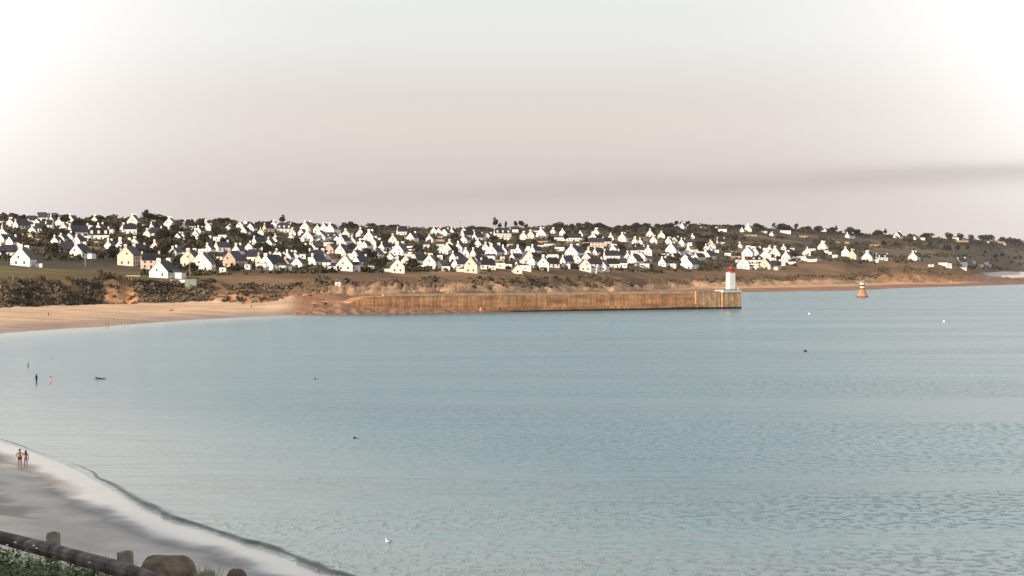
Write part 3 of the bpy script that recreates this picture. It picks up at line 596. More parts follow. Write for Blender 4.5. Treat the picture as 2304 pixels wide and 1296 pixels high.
# ---------------------------------------------------------------- trees
def crown_mesh(name, n, rx, rz, zc, leaf, lobes=6, seed=0, flat=0.0):
    r = np.random.default_rng(seed); lc = r.normal(size=(lobes, 3)); lc /= np.linalg.norm(lc, axis=1)[:, None]; lc *= r.uniform(0.25, 0.75, (lobes, 1))
    lr = r.uniform(0.38, 0.62, lobes); li = r.integers(0, lobes, n); d = r.normal(size=(n, 3)); d /= np.linalg.norm(d, axis=1)[:, None]
    p = lc[li]+d*(lr[li]*r.uniform(0.55, 1.05, n)**0.5)[:, None]
    p[:, 2] = np.where(p[:, 2] < 0, p[:, 2]*(1-flat), p[:, 2]); p = p*np.array([rx, rx, rz])+np.array([0, 0, zc])
    a = r.normal(size=(n, 3)); a /= np.linalg.norm(a, axis=1)[:, None]; b = np.cross(a, r.normal(size=(n, 3))); b /= np.linalg.norm(b, axis=1)[:, None]
    s = (leaf*r.uniform(0.6, 1.3, n))[:, None]; v = np.stack([p-a*s-b*s*.6, p+a*s-b*s*.6, p+a*s+b*s*.6, p-a*s+b*s*.6], 1).reshape(-1, 3)
    return np_mesh(name, v, np.arange(4*n).reshape(-1, 4), False)
TREEV = []
for i in range(5):
    cm = crown_mesh('crown', 760, 4.4, 3.9, 4.1, 0.5, 8, 20+i); cm.materials.append(M['leaf'])
    b = MB().tube((0,0,-1),(0.1,0,4.2), .34, .2, 8, 3, .04)
    for k in range(5):
        a = k*1.26+i; b.tube((0.05,0,2.2+k*.3),(1.9*math.cos(a),1.9*math.sin(a),4.4+k*.3), .14, .05, 5)
    tm = mesh('trunk', b.v, b.f); tm.materials.append(M['bark']); TREEV.append((cm, tm, 8.4, 8.4, 'round'))
for i in range(4):
    cm = crown_mesh('crown', 640, 3.4, 4.2, 7.6, 0.45, 7, 40+i, 0.1); cm.materials.append(M['pine'])
    b = MB().tube((0,0,-1),(0.5,0,9), .36, .18, 8, 4, .05)
    for k in range(5):
        a = k*1.3+i; b.tube((0.3,0,6+k*.5),(2.1*math.cos(a)+.3,2.1*math.sin(a),8+k*.5), .12, .04, 5)
    tm = mesh('trunk', b.v, b.f); tm.materials.append(M['bark']); TREEV.append((cm, tm, 7.2, 11.8, 'pine'))
TREES = []
def tree(u, P, t, wm, hm, kind, desc=None):
    v = random.choice(TREEV[:5] if kind == 'round' else TREEV[5:]); o = empty('tree' if kind == 'round' else 'pine_tree', P, random.uniform(0, 6.28))
    o.scale = (wm/v[2], wm/v[2], hm/v[3]); link('crown', v[0], None, o); link('trunk', v[1], None, o)
    TREES.append((o, u, 0, t, desc or ('dark bushy tree' if kind == 'round' else 'dark pine tree'), 'tree')); return o
# crowns standing against the sky: x, top y, width in photo pixels
for u, top, w, kind in [(0,482,16,'r'),(28,481,18,'r'),(52,488,14,'r'),(118,481,24,'r'),(145,487,22,'r'),(208,487,16,'r'),(222,486,22,'r'),(252,485,20,'r'),(268,494,14,'r'),(327,474,14,'p'),(335,480,22,'r'),(352,484,24,'r'),(372,490,20,'r'),(408,495,16,'r'),(422,497,14,'r'),
    (490,493,18,'r'),(505,491,22,'r'),(522,498,16,'r'),(560,503,14,'r'),(600,503,14,'r'),(636,488,17,'p'),(655,500,16,'r'),(680,503,18,'r'),(710,505,16,'r'),(745,507,14,'r'),(784,498,18,'r'),(800,505,14,'r'),(836,503,14,'r'),(856,507,20,'r'),(885,508,20,'r'),(912,509,14,'r'),
    (975,513,14,'r'),(1000,512,12,'r'),(1060,512,16,'r'),(1085,512,18,'r'),(1114,493,15,'p'),(1125,503,12,'p'),(1138,502,9,'p'),(1160,499,8,'p'),(1173,498,13,'p'),(1184,506,9,'p'),(1220,510,18,'r'),(1240,507,18,'r'),(1258,501,22,'r'),(1282,503,14,'r'),(1303,503,14,'r'),
    (1325,500,16,'r'),(1345,502,20,'r'),(1362,507,18,'r'),(1392,509,16,'r'),(1412,506,14,'r'),(1432,502,18,'r'),(1455,503,16,'r'),(1485,503,16,'r'),(1505,502,14,'r'),(1522,499,10,'p'),(1533,500,9,'p'),(1548,498,10,'p'),(1558,505,14,'r'),(1582,507,16,'r'),(1610,508,14,'r'),(1630,506,10,'r'),
    (1660,507,12,'r'),(1672,509,9,'p'),(1705,503,18,'r'),(1741,503,7,'p'),(1762,504,22,'r'),(1775,508,14,'r'),(1792,504,10,'p'),(1815,509,18,'r'),(1840,510,14,'r'),(1870,510,12,'r'),(1881,509,9,'p'),(1915,511,18,'r'),(1930,516,14,'r'),(1975,519,18,'r'),(1992,517,10,'p'),
    (2020,525,14,'r'),(2052,526,12,'r'),(2085,524,20,'r'),(2135,524,14,'r'),(2160,524,12,'r'),(2186,527,9,'r'),(2212,527,14,'r'),(2226,526,14,'r'),(2262,533,18,'r'),(2285,535,14,'r')]:
    P = ground_t(u, 7.93); gy = HY+(EYE-P.z)*F/P.y; hm = (gy-top)*P.y/F+random.uniform(1.0, 2.5); wm = w*(1.5 if kind == 'r' else 1.1)*P.y/F
    if hm < 3: P.z -= 3; hm = max(hm+3, 4)
    tree(u, P, 7.9, wm, hm, 'round' if kind == 'r' else 'pine', ('broad dark tree' if w >= 18 else 'small dark tree') if kind == 'r' else ('tall ragged pine' if hm > 10 else 'slender dark pine'))
HP = [(h[0].location.x/h[0].location.y*F+CX, h[2], 8) for h in HOUSES]
rt = random.Random(11); n = 0
while n < 195:
    u = rt.uniform(-60, 2330); t = rt.choice([rt.uniform(5.0, 7.9), rt.uniform(5.3, 7.5)]); P = ground_t(u, t); py = HY+(EYE-P.z)*F/P.y
    if u > 1850 and t < 6.6: continue
    if u < 330 and t < 5.4: continue
    if any(abs(a-u) < 9 and -13 < b-py < 3 for a, b, c in HP): continue
    if float(fbm(np.array(u/90.), np.array(py/18.), 2, 77)) < 0.45: continue
    tree(u, P, t, rt.uniform(6, 11), rt.uniform(5.5, 9.5), 'round' if rt.random() < 0.8 else 'pine', None); n += 1
label_all(TREES, 'trees on the hillside')
# ---------------------------------------------------------------- hedges and scrub nobody could count
def scrub(name, pts, sizes, nleaf, material, seed, leafk=0.42, squash=0.75):
    r = np.random.default_rng(seed); P = np.array(pts); Sz = np.array(sizes); n = len(P); m = nleaf
    d = r.normal(size=(n, m, 3)); d /= np.linalg.norm(d, axis=2)[..., None]; p = P[:, None]+d*(Sz[:, None, None]*r.uniform(0.4, 1, (n, m, 1)))*np.array([1, 1, squash])+np.array([0, 0, 1])*Sz[:, None, None]*0.35
    a = r.normal(size=(n, m, 3)); a /= np.linalg.norm(a, axis=2)[..., None]; b = np.cross(a, r.normal(size=(n, m, 3))); b /= np.linalg.norm(b, axis=2)[..., None]
    s = Sz[:, None, None]*leafk*r.uniform(.6, 1.3, (n, m, 1)); v = np.stack([p-a*s-b*s*.6, p+a*s-b*s*.6, p+a*s+b*s*.6, p-a*s+b*s*.6], 2).reshape(-1, 3)
    me = np_mesh(name, v, np.arange(4*n*m).reshape(-1, 4), False); return link(name, me, material)
M['scrub2'] = mat('cliff_scrub_foliage', (0.15,0.12,0.085), 0.95, 0.5, 0.06, col2=(0.055,0.052,0.038), spec=0.1)
pts = []; sz = []; r2 = random.Random(5)
while len(pts) < 9500:
    u = r2.uniform(-150, 2380); t = r2.uniform(4.9, 8.0); P = ground_t(u, t); py = HY+(EYE-P.z)*F/P.y
    if u < 330 and t < 5.35: continue
    if u > 2190 and t < 5.6: continue
    k = 0.42 if u < 1850 else 0.52
    if t < 7.8 and float(fbm(np.array(u/55.), np.array(py/9.), 3, 99)) < k: continue
    P = P+Vector((r2.uniform(-6, 6), r2.uniform(-6, 6), 0)); s = r2.uniform(1.2, 2.9)
    if any(abs(a-u) < 7 and -7 < b-py < 2.5 for a, b, c in HP): s *= 0.55
    pts.append(tuple(P)); sz.append(s)
for _ in range(1500):
    u = r2.uniform(-150, 2400); t = r2.uniform(7.7, 8.0); P = ground_t(u, t); k = float(fbm(np.array(u/28.), np.array(1.), 3, 55)); pts.append((P.x, P.y+r2.uniform(-8, 8), P.z+r2.uniform(0,1.5))); sz.append(1.2+4.2*max(0, k-0.3))
tag(scrub('hedgerows', pts, sz, 16, M['scrub'], 1), 'dark hedges and bushes filling the hillside between the houses', 'hedges', kind='stuff')
pts = []; sz = []
while len(pts) < 1900:
    u = r2.uniform(-200, 640); t = r2.uniform(1.98, 3.05)
    dens = 0.62 if u < 225 else (0.12 if u < 310 else (0.7 if u < 368 else (0.45 if u < 400 else (0.6 if u < 475 else 0.28))))
    if u < 235 and t < 2.06: dens = 0.5
    if r2.random() > dens: continue
    if 478 < u < 520 and t > 2.5: continue
    P = ground_t(u, t); pts.append((P.x+r2.uniform(-2, 2), P.y+r2.uniform(-1, 1), P.z-0.2)); sz.append(r2.uniform(0.6, 1.6))
for _ in range(1500):
    u = r2.uniform(640, 2150); t = r2.uniform(2.35, 3.1)
    if float(fbm(np.array(u/60.), np.array(t*2.), 3, 101)) < 0.5 and not (1060 < u < 1250) and not (1265 < u < 1360): continue
    P = ground_t(u, t); pts.append((P.x+r2.uniform(-3, 3), P.y+r2.uniform(-1, 1), P.z-0.3)); sz.append(r2.uniform(0.7, 1.9))
tag(scrub('cliff_scrub', pts, sz, 22, M['scrub2'], 2), 'dark gorse and scrub covering the low cliff above the beach', 'scrub', kind='stuff')
# ---------------------------------------------------------------- rocks at the landward end of the pier
def rock_mesh(seed, flat=0.6):
    r = random.Random(seed); bm = bmesh.new(); bmesh.ops.create_icosphere(bm, subdivisions=2, radius=1)
    for v in bm.verts:
        k = 0.78+0.5*r.random(); v.co = Vector((v.co.x*k, v.co.y*k, max(v.co.z*flat*k, -0.3)))
    me = bpy.data.meshes.new('rock'); bm.to_mesh(me); bm.free(); return me
RM = [rock_mesh(i) for i in range(6)]
for m_ in RM: m_.materials.append(M['rock'])
# ---------------------------------------------------------------- stone pier
M['pier'] = mat('pier_stone', (0.60,0.325,0.165), 0.9, 0.30, 0.22, stretch=(0.25,0.25,2.2), bump=0.12, bscale=3.0)
M['pierend'] = mat('pier_end_stone', (0.66,0.42,0.24), 0.9, 0.28, 0.35, bump=0.10, bscale=2.0)
def streaks(m):
    nt = m.node_tree; n = nt.nodes; l = nt.links; b_ = n['Principled BSDF']; src = b_.inputs['Base Color'].links[0].from_socket
    tc = n.new('ShaderNodeTexCoord'); mp = n.new('ShaderNodeMapping'); mp.inputs['Scale'].default_value = (1.1, 1, 0.10); l.new(tc.outputs['Object'], mp.inputs[0])
    z = n.new('ShaderNodeTexNoise'); z.inputs['Scale'].default_value = 0.7; z.inputs['Detail'].default_value = 5; l.new(mp.outputs[0], z.inputs[0])
    r = n.new('ShaderNodeMapRange'); l.new(z.outputs[0], r.inputs[0]); r.inputs[1].default_value = .35; r.inputs[2].default_value = .65; r.inputs[3].default_value = .72; r.inputs[4].default_value = 1.25
    bk = n.new('ShaderNodeTexBrick'); mb = n.new('ShaderNodeMapping'); mb.inputs['Rotation'].default_value = (R(90), 0, 0); l.new(tc.outputs['Object'], mb.inputs[0]); l.new(mb.outputs[0], bk.inputs[0])
    bk.inputs['Color1'].default_value = (1.15,1.12,1.08,1); bk.inputs['Color2'].default_value = (.82,.80,.78,1); bk.inputs['Mortar'].default_value = (.62,.58,.55,1); bk.inputs['Scale'].default_value = 1; bk.inputs['Mortar Size'].default_value = .05; bk.inputs['Brick Width'].default_value = 1.5; bk.inputs['Row Height'].default_value = .75
    v = n.new('ShaderNodeVectorMath'); v.operation = 'SCALE'; l.new(src, v.inputs[0]); l.new(r.outputs[0], v.inputs[3])
    w = n.new('ShaderNodeVectorMath'); w.operation = 'MULTIPLY'; l.new(v.outputs[0], w.inputs[0]); l.new(bk.outputs[0], w.inputs[1]); l.new(w.outputs[0], b_.inputs['Base Color'])
streaks(M['pier']); streaks(M['pierend'])
M['weed'] = mat('wet_weed', (0.022,0.017,0.015), 0.5, 0.4, 0.5)
M['piertop'] = mat('pier_paving', (0.62,0.44,0.29), 0.9, 0.2, 0.4)
PA = Vector((-72.0, 1107.0, 0)); PB = Vector(((1563-CX)/F*1238, 1238.0, 0)); PD = (PB-PA).normalized(); PN = Vector((PD.y, -PD.x, 0))  # PN towards the camera
pier = empty('pier', PA, math.atan2(PD.y, PD.x)); tag(pier, 'long brown stone pier reaching out into the bay to the lighthouse', 'pier')
LP = (PB-PA).length
def topz(s): return 8.2-0.1*s/LP-3.2*max(0, 1-s/12)
b = MB(); ns = 40
for i in range(ns+1):
    s = LP*i/ns; h = topz(s); j = random.uniform(-.12, .12)
    b.v += [(s,-4.4+j,-2),(s,-4.0+j,0.9),(s,-3.6+j,h-1.15),(s,-3.5,h-1.0),(s,-3.0,h-1.0),(s,4.0,h-1.0),(s,4.2,-2)]
for i in range(ns):
    for k in range(6): a = i*7+k; b.f.append((a, a+7, a+8, a+1))
b.f += [tuple(range(7)), tuple(range(ns*7, ns*7+7))[::-1]]
b.build('wall', M['pier'], pier)
b = MB()
for i in range(4, ns): 
    s0, s1 = LP*i/ns+.05, LP*(i+1)/ns-.05; b.box(s0, s1, -3.62, -2.9, topz(s0)-0.99, topz(s0)+random.uniform(-.05, .05))
    b2 = b
b.build('parapet', M['piertop'], pier)
b = MB()
for i in range(60):
    s0, s1 = LP*i/60, LP*(i+1)/60; hh = random.uniform(0.55, 1.0) if i > 22 else random.uniform(0.15, .6)
    b.box(s0, s1, -4.62, -3.9, -1, hh, 0.98)
b.build('weed_band', M['weed'], pier)
# sloping ledge course
MB().box(LP*0.35, LP*0.995, -5.3, -4.3, -1, 2.1, 0.99).build('footing', M['pier'], pier)
b = MB()
for i in range(60):
    s0, s1 = LP*(0.30+0.70*i/60), LP*(0.30+0.70*(i+1)/60); b.box(s0, s1, -5.75, -5.1, -1, random.uniform(.3, .5)+0.5*(i/60), 0.98)
b.build('weed_band', M['weed'], pier)
# outer block with the groove between it and the wall
def block(name, s0, s1, d, h, material):
    w = (s1-s0)/2; o = MB().box(-w, w, -d, d, -2, h, 0.985).build(name, M[material], pier, loc=((s0+s1)/2, 0, 0))
    MB().box(-w+.1, w-.1, -d-.06, -d+.6, h+.01, h+.22).build('coping', M['piertop'], o)
    MB().box(-w-.1, w+.1, -d-.22, d+.2, -1, 0.8, .99).build('weed_band', M['weed'], o); return o
block('outer_section', LP-3.2, LP+12.7, 4.2, 8.0, 'pierend')
block('end_block', LP+13.1, LP+25.4, 5.0, 7.3, 'pierend')
def prox(s, d): return PA+PD*s+PN*d
cap = MB().box(-6.1,6.1,-5.25,0.6,0,1.1,0.99).build('platform', M['white'], pier, loc=(LP+19.25, 0, 7.56)); cap['label'] = 'white painted platform slab under the lighthouse'
for y_ in (-4.9, 0.35):
    for k in range(6): MB().tube((-5.5+k*2.2,y_,1.1),(-5.5+k*2.2,y_,2.05), .05, n=6).build('rail_post', M['grey'], cap)
    MB().tube((-5.5,y_,2.05),(5.5,y_,2.05), .045, n=6).build('handrail', M['grey'], cap)
M['lred'] = mat('lantern_red', (0.55,0.045,0.06), 0.5, 0.1, 1, spec=0.5)
lh = empty('lighthouse', prox(LP+21.4, 2.0)+Vector((0,0,8.66)), math.atan2(PD.y, PD.x)+R(-8)); tag(lh, 'white square lighthouse with a red lantern at the end of the pier', 'lighthouse')
MB().box(-2.1,2.1,-2.1,2.1,0,.35).build('plinth', M['weed'], lh)
MB().box(-1.62,1.62,-1.62,1.62,.35,8.2,.95).build('tower', M['white'], lh)
MB().box(-1.75,1.75,-1.75,1.75,8.21,8.45).build('gallery', M['lred'], lh)
for k in range(4):
    for (x, y) in ((-1.85,-1.85),(1.85,-1.85),(1.85,1.85),(-1.85,1.85)): pass
gr = MB()
for k in range(8):
    a = k*math.pi/4; gr.tube((1.7*math.cos(a),1.7*math.sin(a),8.5),(1.7*math.cos(a),1.7*math.sin(a),9.2), .05, n=5)
for k in range(8):
    a, c = k*math.pi/4, (k+1)*math.pi/4; gr.tube((1.7*math.cos(a),1.7*math.sin(a),9.2),(1.7*math.cos(c),1.7*math.sin(c),9.2), .05, n=5)
gr.build('railing', M['lred'], lh)
MB().lathe([(1.1,8.5),(1.1,9.0),(1.0,9.05)], 12).build('lantern_base', M['lred'], lh)
MB().lathe([(.95,9.05),(.95,9.9)], 12).build('lantern_glass', M['glass'], lh)
MB().lathe([(1.1,9.9),(.9,10.2),(.5,10.6),(.2,10.95),(.18,11.2),(.05,11.25),(.05,12.2)], 12).build('dome', M['lred'], lh)
MB().box(.7,1.3,-.04,.04,11.5,11.9).build('vane', M['lred'], lh)
boxpart('door', M['glass'], lh, (0.0, 1.8, .4), (.9,.1,2)); boxpart('window', M['glass'], lh, (1.72, 0, 4.5), (.1,.5,.8))
# mooring ledge: flat reef beyond the pier head
P = at(1690, 1700, z=0)
rf = link('reef', RM[0].copy(), None, None, loc=(P.x, P.y, -0.3), scale=(5.0, 3, .7)); rf.data.materials.clear(); rf.data.materials.append(M['weed']); tag(rf, 'low flat dark reef just showing right of the pier head', 'reef')
for i, (u, py, w, hh, lab) in enumerate([(785,704,30,9,'dark wet boulder at the waterline left end of the pier'), (812,706,8,4,'small dark boulder in the water beside the pier start'), (716,683,40,8,'long dark rock ledge above the end of the beach'),
        (748,679,60,8,'dark rock ledge against the landward pier wall'), (700,690,24,6,'rounded brown rock where the sand ends'), (870,704,20,6,'low brown rock at the foot of the pier wall'), (835,696,46,9,'broad brown rock slab leaning on the pier foot'), (905,702,44,6,'long brown rock slab at the waterline by the pier'), (960,701,40,5,'thin brown rock shelf at the waterline below the pier'), (670,672,26,9,'brown rock outcrop behind the end of the beach'),(690,664,22,7,'upper brown rock outcrop beside the landward pier end')]):
    Y = sea_Y(py) if py > 695 else (1150 if py < 675 else 1128); P = at(u, Y, py)
    s = w*Y/F/2; o = link('boulder', RM[i % 6], None, None, loc=(P.x, P.y, P.z-0.1), scale=(s, max(2.0, s*0.5), hh*Y/F*0.9), rot=(0,0,R(12))); tag(o, lab, 'rock', 'rocks at the root of the pier')
# rubble apron in front of the landward half of the pier
pts_v = []; b = MB(); rr = random.Random(3)
apr = []
for i in range(120):
    s = i/119; x = -26+s*(LP*0.55+26); wdt = 10*(1-s)**0.7*min(1, .4+s*5)+0.6; hgt = 2.9*(1-s)**1.1*min(1, .6+s*4)+0.4+2.0*math.exp(-((x+2)/8)**2)
    for j in range(12):
        q = j/11; y = -3.9-wdt*q; z = hgt*(1-q)**1.1*(1 if j else 1.02)-0.6*q+(0 if j == 0 else (float(fbm(np.array(x/5), np.array(y/3), 4, 7))-0.45)*1.8*min(1, hgt/3))
        apr.append((x, y, z))
me = np_mesh('rubble', np.array(apr), grid_quads(120, 12), False); ap = link('rubble_slope', me, M['rock'], pier)
# ---------------------------------------------------------------- striped beacon
M['bwhite'] = mat('beacon_pale', (0.70,0.60,0.48), 0.8, 0.1, 1); M['bblack'] = mat('beacon_black', (0.02,0.02,0.022), 0.7, 0.2, 1); M['bstone'] = mat('beacon_stone', (0.46,0.24,0.13), 0.9, 0.3, 0.8)
Yb = sea_Y(668.5); P = at(1940.5, Yb, z=0); be = empty('beacon', P); tag(be, 'black and white striped sea beacon on a brown conical base', 'beacon')
MB().lathe([(3.9,-2),(3.7,0.3),(2.6,2.6),(1.9,4.3),(1.75,5.0)], 16, jit=.02).build('base', M['bstone'], be, True)
MB().lathe([(4.05,-1.5),(3.85,0.45)], 16).build('weed_ring', M['weed'], be)
MB().lathe([(1.65,5.0),(1.62,5.7)], 14).build('band', M['bblack'], be); MB().lathe([(1.62,5.7),(1.55,6.9)], 14).build('band', M['bwhite'], be)
MB().lathe([(1.55,6.9),(1.5,7.8)], 14).build('band', M['bblack'], be); MB().lathe([(1.5,7.8),(1.45,9.4)], 14).build('band', M['bwhite'], be)
MB().lathe([(1.6,9.4),(1.6,9.6)], 14).build('rim', M['bblack'], be)
MB().tube((0,0,9.6),(0,0,12.0), .09).build('mast', M['bblack'], be)
MB().lathe([(.02,10.9),(.5,11.5),(.02,12.1)], 10).build('topmark', M['bblack'], be); 
for x in (-.9,.5): MB().lathe([(.1,9.6),(.36,9.9),(.36,10.3),(.05,10.7)], 8, c=(x,0)).build('lamp', M['bwhite'], be)
# ---------------------------------------------------------------- buoys and birds
M['bufwhite'] = mat('buoy_white', (0.8,0.84,0.84), 0.4, 0.05, 1, spec=0.5)
def buoy(u, py, r, m, label):
    Y = sea_Y(py); o = empty('buoy', at(u, Y, z=0)); tag(o, label, 'buoy', 'mooring buoys in the bay')
    MB().lathe([(.05*r,-.5*r),(.7*r,-.35*r),(r,.15*r),(.85*r,.75*r),(.3*r,1.15*r),(.1*r,1.2*r)], 14).build('float', m, o, True); MB().lathe([(.09*r,1.2*r),(.09*r,1.5*r),(.2*r,1.55*r),(.2*r,1.7*r)], 8).build('shackle', M['grey'], o)
buoy(1821,707,.5,M['bufwhite'],'round white buoy right of the pier head'); buoy(2124,724.5,.48,M['bufwhite'],'round white buoy at the right side of the bay'); buoy(1812,791,.38,M['bblack'],'small black buoy alone in the middle of the bay')
def gull(u, py):
    Y = sea_Y(py); o = empty('seagull', at(u, Y, z=0), R(-60)); tag(o, 'white seagull floating on the water near the bottom of the view', 'bird'); 
    MB().lathe([(.01,-.22),(.07,-.16),(.11,-.02),(.10,.1),(.05,.2),(.02,.27)], 10).build('body', M['bufwhite'], o, True, rot=(R(90),0,0), loc=(0,0,.07), scale=(1,.8,1))
    MB().tube((0,-.14,.1),(0,-.2,.26), .05, .04).build('neck', M['bufwhite'], o); MB().lathe([(.01,.22),(.05,.25),(.055,.29),(.01,.34)], 8, c=(0,-.21)).build('head', M['bufwhite'], o, True)
    MB().tube((0,-.25,.28),(0,-.33,.27), .014, .004, 6).build('beak', M['redroof'], o)
    for sx in (-1, 1): MB().lathe([(.01,-.24),(.05,-.1),(.06,.05),(.01,.16)], 8).build('wing', M['grey'], o, True, rot=(R(90),0,0), loc=(sx*.075,.03,.11), scale=(.6,1,1))
gull(874, 1220)
# ---------------------------------------------------------------- people
M['skin'] = mat('skin', (0.42,0.22,0.14), 0.6, 0.08, 3); M['skindark'] = mat('skin_tanned', (0.24,0.12,0.08), 0.6, 0.1, 3)
M['skinshade'] = mat('skin_in_shade', (0.15,0.07,0.05), 0.6, 0.1, 3)  # near couple: shade put into the skin colour by darkening it
M['hair'] = mat('dark_hair', (0.015,0.010,0.008), 0.7, 0.2, 10); M['black'] = mat('black_cloth', (0.012,0.012,0.014), 0.8, 0.2, 5); M['redcloth'] = mat('red_cloth', (0.30,0.03,0.04), 0.8, 0.2, 5)
M['pinkcloth'] = mat('pink_cloth', (0.70,0.30,0.36), 0.8, 0.1, 5); M['whitecloth'] = mat('white_cloth', (0.8,0.8,0.78), 0.8, 0.05, 5)
def skin_obj(name, joints, edges, material, parent, root=0, sub=2):
    me = bpy.data.meshes.new(name); me.from_pydata([j[0] for j in joints], edges, []); o = link(name, me, material, parent)
    md = o.modifiers.new('Skin', 'SKIN'); sv = me.skin_vertices[0].data
    for i, j in enumerate(joints):
        r = j[1]; sv[i].radius = r if isinstance(r, tuple) else (r, r); sv[i].use_root = (i == root)
    md.use_smooth_shade = True; s = o.modifiers.new('Subsurf', 'SUBSURF'); s.levels = sub; s.render_levels = sub; return o
def person(P, rz, label, skin='skin', clothes=(), hair='short', pose='stand', scale=1.0, armL=None, armR=None, group=None, sub=2, hands=False):
    """faces -Y in its own frame; joints in metres for a 1.78 m figure"""
    o = empty('person', P, rz); o.scale = (scale,)*3; tag(o, label, 'person', group)
    if pose == 'stand': hipL, kL, aL, tL = (.10,0,.92), (.115,-.02,.50), (.12,.02,.09), (.13,-.13,.03); hipR, kR, aR, tR = (-.10,0,.92), (-.12,-.06,.50), (-.12,.06,.11), (-.13,-.09,.04); dz = 0
    elif pose == 'walk': hipL, kL, aL, tL = (.10,0,.92), (.10,-.18,.52), (.10,-.20,.09), (.10,-.34,.05); hipR, kR, aR, tR = (-.10,0,.92), (-.10,.05,.50), (-.10,.30,.16), (-.10,.20,.04); dz = 0
    elif pose == 'sit': hipL, kL, aL, tL = (.10,0,.92), (.14,-.42,1.0), (.13,-.48,.58), (.13,-.62,.54); hipR, kR, aR, tR = (-.10,0,.92), (-.14,-.42,1.0), (-.13,-.48,.58), (-.13,-.62,.54); dz = -0.82
    elif pose == 'cross': hipL, kL, aL, tL = (.10,0,.92), (.30,-.36,1.12), (.16,-.62,.86), (.16,-.72,.86); hipR, kR, aR, tR = (-.10,0,.92), (-.30,-.36,1.12), (-.16,-.62,.86), (-.16,-.72,.86); dz = -0.82
    armL = armL or [(.27,.02,1.16), (.28,-.06,.92)]; armR = armR or [(-.27,.02,1.16), (-.28,-.06,.92)]
    J = [((0,0,.97),(.155,.11)), ((0,0,1.12),(.13,.095)), ((0,.01,1.30),(.155,.11)), ((0,.01,1.43),(.13,.085)), ((0,0,1.52),.055), ((0,-.015,1.58),.062), ((0,-.02,1.66),(.082,.10)), ((0,-.015,1.74),(.065,.078)),
         (hipL,.10),(kL,.065),(aL,.042),(tL,.034), (hipR,.10),(kR,.065),(aR,.042),(tR,.034),
         ((.17,.01,1.42),.062),(armL[0],.045),(armL[1],.032), ((-.17,.01,1.42),.062),(armR[0],.045),(armR[1],.032)]
    E = [(0,1),(1,2),(2,3),(3,4),(4,5),(5,6),(6,7),(0,8),(8,9),(9,10),(10,11),(0,12),(12,13),(13,14),(14,15),(3,16),(16,17),(17,18),(3,19),(19,20),(20,21)]
    if hands:
        for base, sgn in ((18, 1), (21, -1)):
            e = Vector(J[base][0]); d = (e-Vector(J[base-1][0])).normalized(); c0 = len(J); J.append((tuple(e+d*.07), (.034,.02))); E.append((base, c0))
            side = d.orthogonal().normalized()
            for k, off in enumerate((-.03,-.01,.01,.03)):
                a = len(J); J.append((tuple(e+d*.12+side*off), .010)); J.append((tuple(e+d*(.17-abs(off)*.5)+side*off*1.1), .008)); E += [(c0, a), (a, a+1)]
            a = len(J); J.append((tuple(e+d*.06+side*.045), .011)); J.append((tuple(e+d*.10+side*.065), .009)); E += [(base, a), (a, a+1)]
    J = [((p[0], p[1], p[2]+dz), r) for p, r in J]
    skin_obj('body', J, E, M[skin], o, 0, sub)
    if hair == 'short': MB().lathe([(.02,1.60+dz),(.085,1.62+dz),(.105,1.70+dz),(.09,1.78+dz),(.03,1.81+dz)], 12, c=(0,.012), sy=1.1).build('hair', M['hair'], o, True)
    elif hair == 'long': MB().lathe([(.07,1.22+dz),(.12,1.34+dz),(.115,1.50+dz),(.105,1.66+dz),(.09,1.75+dz),(.03,1.79+dz)], 12, c=(0,.05), sy=.8).build('hair', M['hair'], o, True)
    if 'nose' : MB().lathe([(.012,1.63+dz),(.016,1.645+dz),(.006,1.68+dz)], 6, c=(0,-.125)).build('nose', M[skin], o)
    for cl in clothes:
        nm, m = cl
        if nm == 'shorts': skin_obj('shorts', [((0,0,.99+dz),(.165,.12)),(tuple(Vector(hipL)+Vector((.0,0,dz))),.118),(tuple(Vector(hipL).lerp(Vector(kL),.42)+Vector((0,0,dz))),.112),(tuple(Vector(hipR)+Vector((0,0,dz))),.118),(tuple(Vector(hipR).lerp(Vector(kR),.42)+Vector((0,0,dz))),.112)], [(0,1),(1,2),(0,3),(3,4)], M[m], o, 0, 1)
        if nm == 'briefs': skin_obj('bikini_bottom', [((0,0,1.0+dz),(.165,.12)),((0,0,.90+dz),(.168,.12))], [(0,1)], M[m], o, 0, 1)
        if nm == 'top': skin_obj('bikini_top', [((0,0,1.28+dz),(.165,.118)),((0,0,1.34+dz),(.16,.115))], [(0,1)], M[m], o, 0, 1)
        if nm == 'shirt': skin_obj('shirt', [((0,0,.98+dz),(.165,.12)),((0,0,1.2+dz),(.15,.11)),((0,.01,1.43+dz),(.15,.1)),((.19,.01,1.41+dz),.075),((.24,.02,1.26+dz),.07),((-.19,.01,1.41+dz),.075),((-.24,.02,1.26+dz),.07)], [(0,1),(1,2),(2,3),(3,4),(2,5),(5,6)], M[m], o, 0, 1)
    return o
def near_pt(u, py):
    best = None
    for Y in np.arange(150, 420, 0.5):
        x = (u-CX)/F*Y; z, d = near_z(np.array([x]), np.array([float(Y)])); p = HY+(EYE-z[0])*F/Y
        if best is None or abs(p-py) < best[0]: best = (abs(p-py), Vector((x, Y, float(z[0]))))
    return best[1]
Pm = near_pt(44.5, 1052); Pw = Vector((Pm.x+0.56, Pm.y+0.15, Pm.z))
person(Pm, R(172), 'man in black trunks with an arm around the woman at the water edge', 'skinshade', [('shorts','black')], 'short', 'stand', 1.02, armL=[(-.0+.40,.02,1.20),(.20,-.10,1.02)], armR=[(-.36,.02,1.36),(-.60,.10,1.24)], group='couple at the water edge', hands=True)
